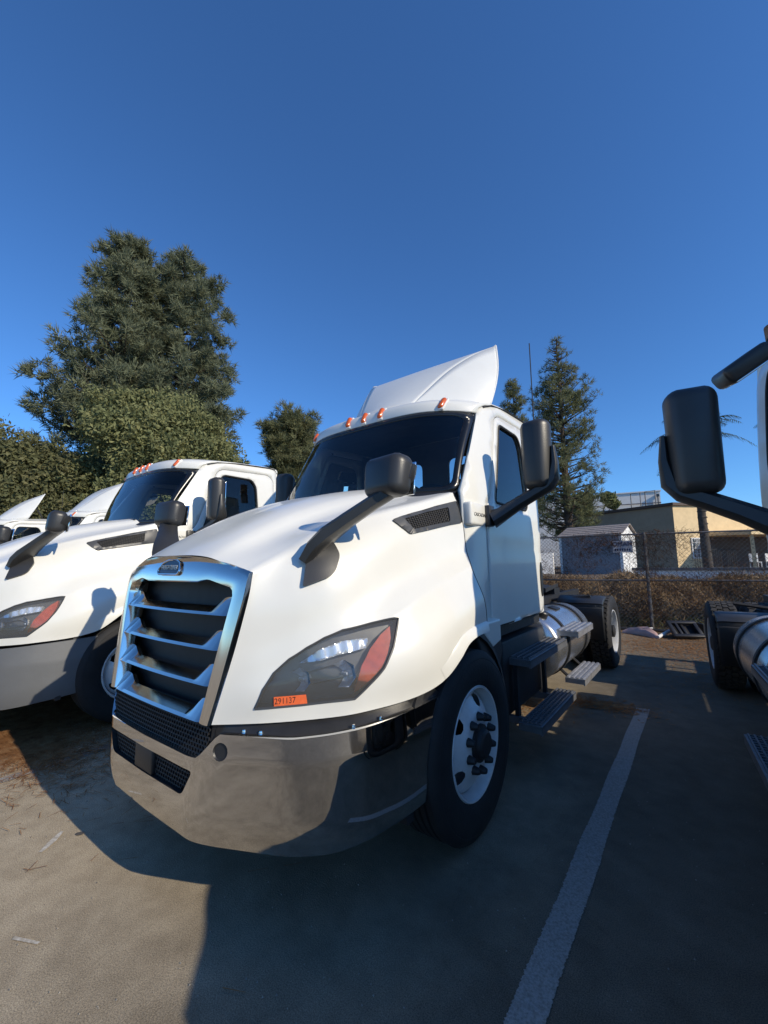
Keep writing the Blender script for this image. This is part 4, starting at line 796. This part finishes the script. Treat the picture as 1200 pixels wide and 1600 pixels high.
# ============================================================ buildings behind the fence
STUC = mat('tan_stucco', (.74, .56, .32), .9, var=.12, vscale=2.5, bump=.25, bscale=30); STUC_SHADE = mat('shaded_stucco', (.34, .28, .20), .9, var=.12, vscale=2, bump=.2, bscale=25)  # second, browner copy paints the left wall's shade into the stucco
TRIMB = mat('brown_roof_trim', (.09, .06, .045), .7, var=.2); WWALL = mat('white_stucco', (.78, .76, .72), .9, var=.06, vscale=1.5, bump=.15, bscale=20); DGL = mat('dark_pane', (.05, .06, .07), .15, var=.2)
SHED_SHADE = mat('shaded_shed_siding', (.22, .24, .27), .8, var=.15, vscale=1.2); SHEDW = mat('white_shed_trim', (.78, .78, .76), .8, var=.1, vscale=4); SHING = mat('weathered_shingle', (.33, .28, .25), .9, var=.3, vscale=9, bump=.4, bscale=40)  # siding's dark blue-grey has the side wall's shade painted in
IRON = mat('black_iron', (.02, .02, .022), .6, var=.3); GALV = mat('galvanised_steel', (.20, .19, .185), .6, .6, var=.4, vscale=9); SIGN = mat('weathered_sign', (.30, .31, .35), .8, var=.2, vscale=8); NAVY = mat('sign_ink', (.03, .03, .07), .7, var=.2)
def wallbox(name, a, b, z0, z1, th, m, parent, inward):
    """upright wall from a to b (x, y), thickness th towards 'inward'"""
    iv = Vector((*inward, 0)).normalized()*th; q = [(*a, z0), (*b, z0), (*b, z1), (*a, z1)]; return MB().prism(q, iv).build(name, m, parent, smooth=0)
P0 = np.array([1.05, 34.97]); d1 = np.array([.66, .751]); d2 = np.array([-.9, .436]); n1 = np.array([.751, -.66]); n2 = np.array([-.436, -.9]); ZB = .8; ZT = 5.38
H_ = empty('tan_house', (0, 0, 0)); tag(H_, 'flat roofed tan stucco house with a carport, lit from the right', 'house')
wallbox('wall', P0, P0+d1*6.7, ZB, ZT, .25, STUC, H_, -n1); wallbox('wall', P0-n2*0, P0+d2*8.4, ZB, ZT-.02, .25, STUC_SHADE, H_, -n2); wallbox('wall', P0+d1*6.72, P0+d1*11.5, ZB, ZT-1.1, .25, STUC, H_, -n1)
m = MB(); A = P0+n1*.14+n2*.14; B = P0+d1*6.8+n1*.14; Cc = P0+d2*8.5+n2*.14; Dd = P0+d1*6.8+d2*8.5; m.prism([(*A, ZT), (*B, ZT), (*Dd, ZT), (*Cc, ZT)], (0, 0, .20)); m.build('roof', TRIMB, H_, smooth=0)
m = MB(); m.prism([(*(P0+d1*6.8+n1*.12), ZT-1.08), (*(P0+d1*11.6+n1*.12), ZT-1.08), (*(P0+d1*11.6-n1*5), ZT-1.08), (*(P0+d1*6.8-n1*5), ZT-1.08)], (0, 0, .16)); m.build('roof', TRIMB, H_, smooth=0)
wc = P0+d1*1.75+n1*.02; m = MB(); m.prism([(*(wc-d1*.48), 1.55), (*(wc+d1*.48), 1.55), (*(wc+d1*.48), 3.05), (*(wc-d1*.48), 3.05)], (*(n1*.05), 0)); wd_ = m.build('window', SHEDW, H_, smooth=0)
m = MB(); w2 = wc+n1*.06; m.prism([(*(w2-d1*.38), 1.66), (*(w2+d1*.38), 1.66), (*(w2+d1*.38), 2.94), (*(w2-d1*.38), 2.94)], (*(n1*.01), 0)); m.build('pane', DGL, wd_, smooth=0)
m = MB()
for t in (-.25, -.12, 0, .12, .25): m.tube([(*(w2+d1*t+n1*.03), 1.6), (*(w2+d1*t+n1*.03), 3.0)], .02, 4)
for z in (1.9, 2.3, 2.7): m.tube([(*(w2-d1*.42+n1*.03), z), (*(w2+d1*.42+n1*.03), z)], .02, 4)
m.build('window_bars', SHEDW, wd_, smooth=0)
c0 = P0+d1*2.75+n1*.02; c1 = P0+d1*11+n1*.02; m = MB(); m.prism([(*c0, 3.18), (*c1, 3.18), (*(c1+n1*3.0), 3.10), (*(c0+n1*3.0), 3.10)], (0, 0, .20)); m.build('carport_roof', STUC, H_, smooth=0)
for t in (6.9, 10.5, 3.1): q = P0+d1*t+n1*2.75; MB().box((q[0], q[1], (ZB+3.1)/2), (.20, .20, 3.1-ZB)).build('carport_post', STUC, H_, smooth=0)
wallbox('carport_shade', P0+d1*2.8+n1*.03, P0+d1*11+n1*.03, ZB, 3.1, .02, TRIMB, H_, n1)  # thin dark sheet paints the shade under the carport roof
W_ = empty('white_warehouse', (0, 0, 0)); tag(W_, 'tall plain white building rising behind the tan house and the pine', 'building')
b0 = np.array([-18.0, 55.0]); b1 = np.array([-.85, 58.5]); iv = np.array([-.2, .98]); wallbox('wall', b0, b1, .8, 9.75, .3, WWALL, W_, iv); m = MB(); m.prism([(*(b0-iv*.1), 9.75), (*(b1-iv*.1+np.array([.1, 0])), 9.75), (*(b1+iv*12+np.array([.1, 0])), 9.75), (*(b0+iv*12), 9.75)], (0, 0, .14)); m.build('roof', WWALL, W_, smooth=0)
wallbox('wall', b1+np.array([.0, .01]), b1+iv*12, .8, 9.74, .3, WWALL, W_, (-1, 0)); m = MB(); m.tube([(*(b0-iv*.25), 8.4), (*(b1-iv*.25), 8.35)], .06, 6)
for t in (.985,): q = b0+(b1-b0)*t-iv*.2; m.tube([(*q, 7.0), (*q, 9.2)], .09, 6); m.box((q[0], q[1], 9.25), (.3, .3, .3))
m.build('conduit', GALV, W_, smooth=40)
m = MB(); rb = P0+d2*3.2-n2*1.0
for k in range(2):
    q = rb+d2*(-1.15*k); m.tube([(*(q-d2*.38), ZT+.1), (*(q-d2*.38), ZT+1.45), (*(q+d2*.38), ZT+1.45), (*(q+d2*.38), ZT+.1)], .04, 6)
tag(m.build('roof_rail', GALV, None, smooth=40), 'two bent pipe rails standing on the roof of the tan house', 'rail')
S_ = empty('garden_shed', (0, 0, 0)); tag(S_, 'grey shed with a weathered shingle roof and a bright white gable end', 'shed')
s0 = np.array([-3.75, 23.0]); s1 = np.array([-.75, 22.25]); sv = np.array([.10, 1.0]); sv /= np.linalg.norm(sv); s2 = s1+sv*3.1; s3 = s0+sv*3.1; ze = 2.84; za = 3.35
wallbox('wall', s0, s1, .68, ze, .08, SHED_SHADE, S_, sv); mid = (s1+s2)/2; m = MB(); m.prism([(*s1, .68), (*s2, .68), (*s2, ze), (*mid, za), (*s1, ze)], (-.08, 0, 0)); m.build('gable_wall', SHEDW, S_, smooth=0); wallbox('wall', s3, s2, .68, ze, .08, SHED_SHADE, S_, -sv)
u0 = s0-np.array([.12, .18]); u1 = s1+np.array([.14, -.18]); mm0 = (s0+s3)/2-np.array([.12, 0]); mm1 = mid+np.array([.14, 0]); m = MB(); NR = 5
for k in range(NR):
    a0 = u0+(mm0-u0)*k/NR; a1 = u1+(mm1-u1)*k/NR; e0 = u0+(mm0-u0)*(k+1.08)/NR; e1 = u1+(mm1-u1)*(k+1.08)/NR; zz = lambda q: ze-.04+(za+.06-ze)*q/NR; m.prism([(*a0, zz(k)+.03), (*a1, zz(k)+.03), (*e1, zz(k+1.08)), (*e0, zz(k+1.08))], (0, 0, .035))
t0_ = s3+np.array([-.12, .18]); t1_ = s2+np.array([.14, .18]); m.prism([(*mm0, za+.05), (*mm1, za+.05), (*t1_, ze-.05), (*t0_, ze-.05)], (0, 0, .04)); m.build('roof', SHING, S_, smooth=0)
m = MB()
for t in (.0, 1.0): q = s0+(s1-s0)*t-sv*.03; m.box((q[0], q[1], (ze+.68)/2), (.12, .05, ze-.68))
m.box((*((s0+s1)/2-sv*.03), .72), (2.9, .05, .12), rot=Matrix.Rotation(math.atan2(-.75, 3.0), 3, 'Z')); m.build('corner_trim', SHEDW, S_, smooth=0)
LW = empty('low_wall', (0, 0, 0)); tag(LW, 'low white wall with a grey cap running behind the fence', 'wall'); MB().prism([(.2, 17.6, .7), (9.5, 17.9, .7), (9.5, 17.9, 1.12), (.2, 17.6, 1.12)], (0, .2, 0)).build('wall_body', WWALL, LW, smooth=0); MB().prism([(.16, 17.55, 1.123), (9.55, 17.85, 1.123), (9.55, 17.85, 1.22), (.16, 17.55, 1.22)], (0, .3, 0)).build('cap', GALV, LW, smooth=0)
tag(wallbox('garden_wall', (-7.2, 20.6), (-3.9, 21.9), .7, 1.95, .15, WWALL, None, (0, 1)), 'short sunlit white wall left of the grey shed', 'wall')
RL = empty('iron_railing', (0, 0, 0)); tag(RL, 'black iron railing in front of the tan house window', 'railing'); ra = P0+n1*1.6+d1*-.3; rb_ = P0+n1*1.6+d1*3.1
for z in (.95, 2.15): MB().tube([(*ra, z), (*rb_, z)], .025, 4).build('rail', IRON, RL)
for k in range(20): q = ra+(rb_-ra)*k/19; MB().tube([(*q, .8), (*q, 2.2)], .014, 4).build('bar', IRON, RL)
WP = mat('white_resin', (.72, .72, .70), .5, var=.08)
for k, (t, o_, rz) in enumerate(((3.9, 2.2, .3), (5.0, 2.4, 1.2), (6.2, 2.0, 2.0))):
    q = P0+d1*t+n1*o_; c = empty('patio_chair', (q[0], q[1], .85), rz); tag(c, ['white patio chair under the carport nearest the window', 'white patio chair in the middle of the carport', 'white patio chair next to the carport post'][k], 'chair', 'white chairs under the carport')
    MB().box((0, 0, .42), (.5, .5, .05), bev=.01).build('seat', WP, c); MB().box((0, .24, .72), (.5, .05, .55), bev=.01).build('backrest', WP, c)
    for x in (-.22, .22):
        for y in (-.22, .22): MB().box((x, y, .2), (.05, .05, .42)).build('leg', WP, c)
# ============================================================ chain link fence
FN = empty('chain_link_fence', (0, 0, 0)); tag(FN, 'rusty chain link fence with vines along the back of the lot', 'fence')
def fp(x, z): return (x, fence_y(x), z)
xs_f = [-10.6, -7.6, -4.6, -1.65, 1.33, 4.3, 7.3, 10.3]
for x in xs_f: MB().tube([fp(x, -.05), fp(x, 2.14)], .036, 8).build('post', GALV, FN, smooth=40)
for z in (2.10, 1.075): m = MB(); m.tube([fp(-10.6, z), fp(0, z), fp(10.3, z)], .022, 6); m.build('rail', GALV, FN, smooth=40)
V = []; cw = .085; wr = .0016
for k in range(int((10.3+10.6)/cw)):
    x0 = -10.6+k*cw
    for j in range(int(2.05/cw)):
        for sg in (0, 1):
            z0 = .04+j*cw; xa, xb = (x0, x0+cw) if sg == 0 else (x0+cw, x0)
            a = np.array(fp(xa, z0)); b = np.array(fp(xb, z0+cw)); dd = np.array([0, wr, 0]); up_ = np.array([wr, 0, -wr if sg == 0 else wr]); V += [a-up_, a+up_, b+up_, b-up_]
tri_obj('wire_mesh', np.array(V), 4, GALV, FN, 'stuff')
# vines in the fence, dry brush behind it, litter on the asphalt
P = []
for cx_, cz_, sx_, sz_, n_ in ((1.2, 1.9, .35, .35, 700), (1.36, 1.1, .16, .7, 900), (.55, 1.95, .4, .12, 500), (1.8, 1.95, .35, .18, 350), (.2, 1.75, .2, .3, 350), (-.4, 1.5, .3, .5, 250), (2.8, 1.2, .9, .2, 600), (4.2, 1.7, .8, .4, 600), (-.6, 1.15, .5, .25, 700), (2.3, 1.0, .5, .22, 500)):
    xx = rng.normal(cx_, sx_, n_); zz = rng.normal(cz_, sz_, n_); k = (zz > .05) & (zz < 2.2); P.append(np.stack([xx[k], np.array([fence_y(x) for x in xx[k]])+rng.normal(0, .06, k.sum()), zz[k]], 1))
P = np.concatenate(P); tag(tri_obj('dry_vines', np.concatenate([needles(P, np.tile([.2, 0, -.7], (len(P), 1)), 2, .15, .007, .9), leaves(P[::3], .018)[:, :].reshape(-1, 4, 3)[:, [0, 1, 2]].reshape(-1, 3)]), 3, VINE), 'dry reddish brown vines tangled in the chain link fence', None, None, 'stuff')
n_ = 26000; xx = rng.uniform(-5, 8, n_); dd = rng.uniform(.18, 3.2, n_)**1.0; yy = np.array([fence_y(x) for x in xx])+dd; zb = np.array([bank_z(x, y) for x, y in zip(xx, yy)]); hgt = rng.uniform(0, .42, n_)*np.clip(1.3-dd/3.4, .2, 1)*(1+.5*np.sin(xx*2.1)+.4*np.sin(xx*5.3+dd*2)); C = np.stack([xx, yy, zb+np.abs(hgt)], 1)
up3 = np.tile([0, 0, .5], (n_, 1)); tag(tri_obj('dry_brush', np.concatenate([needles(C, up3, 2, .22, .018, 1.0), needles(C[::2], up3[::2], 1, .13, .06, 1.4)]), 3, DRY), 'dry brown brush covering the bank behind the fence', None, None, 'stuff')
kg = rng.uniform(size=1800); xx = rng.uniform(-4, 6, 1800); C = np.stack([xx, np.array([fence_y(x) for x in xx])+rng.uniform(.05, .35, 1800), rng.uniform(0, .22, 1800)], 1); tag(tri_obj('green_weeds', needles(C, np.tile([0, 0, .8], (1800, 1)), 2, .16, .015, .8), 3, LEAF2), 'thin green weeds at the foot of the fence', None, None, 'stuff')
def litter(name, parts, label, ln=.07, wd=.006, m=NEED):
    P = []
    for (x0, x1, y0, y1, n) in parts: P.append(np.stack([rng.normal((x0+x1)/2, (x1-x0)/3.2, n), rng.normal((y0+y1)/2, (y1-y0)/3.2, n), rng.uniform(.006, .014, n)], 1))
    P = np.concatenate(P); n = len(P); a = rng.uniform(0, 2*math.pi, n); d = np.stack([np.cos(a), np.sin(a), rng.uniform(-.04, .12, n)], 1); s = np.stack([-np.sin(a), np.cos(a), np.zeros(n)], 1); L = ln*rng.uniform(.5, 1.3, (n, 1)); V = np.stack([P-s*wd*.5, P+s*wd*.5, P+d*L+s*wd*.3, P+d*L-s*wd*.3], 1).reshape(-1, 3); V[:, 2] = np.maximum(V[:, 2], .005); tag(tri_obj(name, V, 4, m), label, None, None, 'stuff')
litter('pine_needle_litter', [(-5.2, -2.1, -.05, 1.4, 42000), (-3.6, -2.0, -.1, .35, 12000)], 'orange brown pine needles on the asphalt under the grey bumpered truck', .08, .004)
litter('leaf_litter', [(.6, 3.2, 6.9, 9.2, 7000), (1.0, 1.7, 3.85, 4.2, 700), (.5, 1.0, 3.2, 3.9, 300), (-.5, 5, 9.0, 9.6, 3000), (1.6, 2.6, 5, 7.0, 300)], 'scattered brown leaves and needles near the fence and the rear wheels', .045, .010)
# junk along the fence
PINK = mat('pink_plastic_sheet', (.55, .36, .31), .5, var=.2, vscale=6, bump=.3, bscale=14)
m = MB(); P = []
path = [(.86, 9.12), (1.0, 9.14), (1.16, 9.1), (1.32, 9.0), (1.46, 8.86), (1.53, 8.76)]
for i, (x, y) in enumerate(path):
    w_ = [.03, .07, .09, .11, .10, .02][i]; h = [.05, .11, .14, .16, .10, .02][i]; P.append([(x+w_*math.sin(.5)*math.cos(a)*.6, y+w_*math.cos(a), .008+h*max(0, math.sin(a))*(1+.15*math.sin(7*a+i))) for a in np.linspace(0, math.pi, 11)])
m.grid(np.array(P)); tag(m.build('plastic_sheet', PINK, None, smooth=60), 'crumpled pink plastic sheet lying on the ground by the fence post', 'plastic sheet')
WHP = mat('white_pvc', (.72, .70, .66), .5, var=.15, vscale=8)
tag(MB().tube([(1.50, 8.76, .03), (1.78, 9.4, .16)], .032, 8).build('pvc_pipe', WHP, None, smooth=40), 'short white pipe leaning against the black plastic crate', 'pipe', 'white pipes on the ground')
tag(MB().tube([(1.02, 9.42, .03), (1.35, 9.62, .07)], .028, 8).build('pvc_pipe', WHP, None, smooth=40), 'thin white pipe lying behind the pink plastic sheet', 'pipe', 'white pipes on the ground')
tag(MB().tube([(-.6, 9.36, .035), (2.2, 9.66, .05), (4.5, 10.1, .04)], .032, 8).build('steel_pipe', IRON, None, smooth=40), 'long dark steel pipe lying along the foot of the fence', 'pipe')
K = empty('plastic_crate', (1.93, 9.05, .02), math.radians(28)); tag(K, 'black open plastic crate tipped on its side on the ground near the right truck', 'crate'); R = Matrix.Rotation(math.radians(-52), 3, 'X')
def kb(c, s_): m = MB(); m.box((0, 0, 0), s_, bev=.012); q = [R @ (Vector(v)+Vector(c))+Vector((0, 0, .155)) for v in m.v]; m.v = [tuple(v) for v in q]; return m
for c, s_ in (((0, 0, .17), (.52, .07, .07)), ((0, 0, -.17), (.52, .07, .07)), ((.225, 0, 0), (.07, .07, .30)), ((-.225, 0, 0), (.07, .07, .30)), ((0, .03, .0), (.05, .04, .30)), ((-.11, .0, .0), (.05, .06, .30))): kb(c, s_).build('bar', PLAST, K)
kb((0, .07, 0), (.46, .02, .34)).build('back_panel', BLACK, K); MB().box((.33, .12, .13), (.03, .3, .26)).build('side_panel', PLAST, K)
SG = empty('fence_sign', (0, 0, 0)); tag(SG, 'faded grey sign with dark lettering hung on the fence in front of the shed', 'sign'); xa, xb = .72, 1.10
MB().prism([(xa, fence_y(xa)-.06, 1.70), (xb, fence_y(xb)-.06, 1.70), (xb, fence_y(xb)-.06, 1.96), (xa, fence_y(xa)-.06, 1.96)], (0, .012, 0)).build('board', SIGN, SG, smooth=0)
fr_ = frame(((xa+xb)/2, fence_y((xa+xb)/2)-.0645, 1.885), (xb-xa, fence_y(xb)-fence_y(xa), 0), (0, 0, 1)); text_obj('OMAN', .135, fr_, NAVY, SG, ext=.001)
m = MB()
for k in range(7): x = xa+.05+k*.046; m.box((x, fence_y(x)-.063, 1.76), (.026, .004, .05))
m.build('small_print', NAVY, SG, smooth=0)

SCUFF = mat('chalky_scuff', (.55, .52, .46), .9, vscale=60, col2=(.36, .32, .26), thr=(.40, .60)); OILM = mat('oil_spot', (.10, .09, .08), .5, var=.4, vscale=40)
def patch(name, pts, m, label): o = MB().add([(x, y, .0045) for x, y in pts], [tuple(range(len(pts)))]).build(name, m, None, smooth=0, recalc=False); outward(o, (0, 0, 1)); tag(o, label, None, None, 'structure')
patch('paint_scuff', [(-.14, -.44), (-.02, -.385), (-.015, -.395), (-.13, -.452)], SCUFF, 'short white scratch on the sunlit asphalt at the lower left')
patch('paint_scuff', [(-.83, -.10), (-.81, -.09), (-.74, -.15), (-.69, -.22), (-.71, -.23), (-.77, -.17)], SCUFF, 'pale chalky scuff on the sunlit asphalt left of the chrome bumper')
patch('oil_spot', roundpoly([(-.74, -.06), (-.70, -.06), (-.685, -.03), (-.72, -.02)], .02), OILM, 'small dark spot on the sunlit asphalt left of the chrome bumper')

n_ = 1500; P = np.stack([rng.uniform(-2.2, 3.4, n_), -.9+4.5*rng.uniform(0, 1, n_)**1.6, np.full(n_, .002)], 1); q = rng.uniform(.0015, .005, (n_, 1)); a = rng.uniform(0, 6.28, n_); c1 = np.stack([np.cos(a), np.sin(a), 0*a], 1)*q; c2 = np.stack([np.cos(a+2.1), np.sin(a+2.1), 0*a], 1)*q; c3 = np.stack([np.cos(a+4.2), np.sin(a+4.2), 0*a], 1)*q; up_ = P+np.stack([0*a, 0*a, q[:, 0]*1.1], 1)
GRIT = mat('loose_grit', (.34, .31, .26), .9, vscale=30, col2=(.12, .11, .10)); tag(tri_obj('loose_grit', np.concatenate([np.stack([P+c1, P+c2, up_], 1), np.stack([P+c2, P+c3, up_], 1), np.stack([P+c3, P+c1, up_], 1)]).reshape(-1, 3), 3, GRIT), 'fine loose grit scattered over the asphalt', None, None, 'stuff')
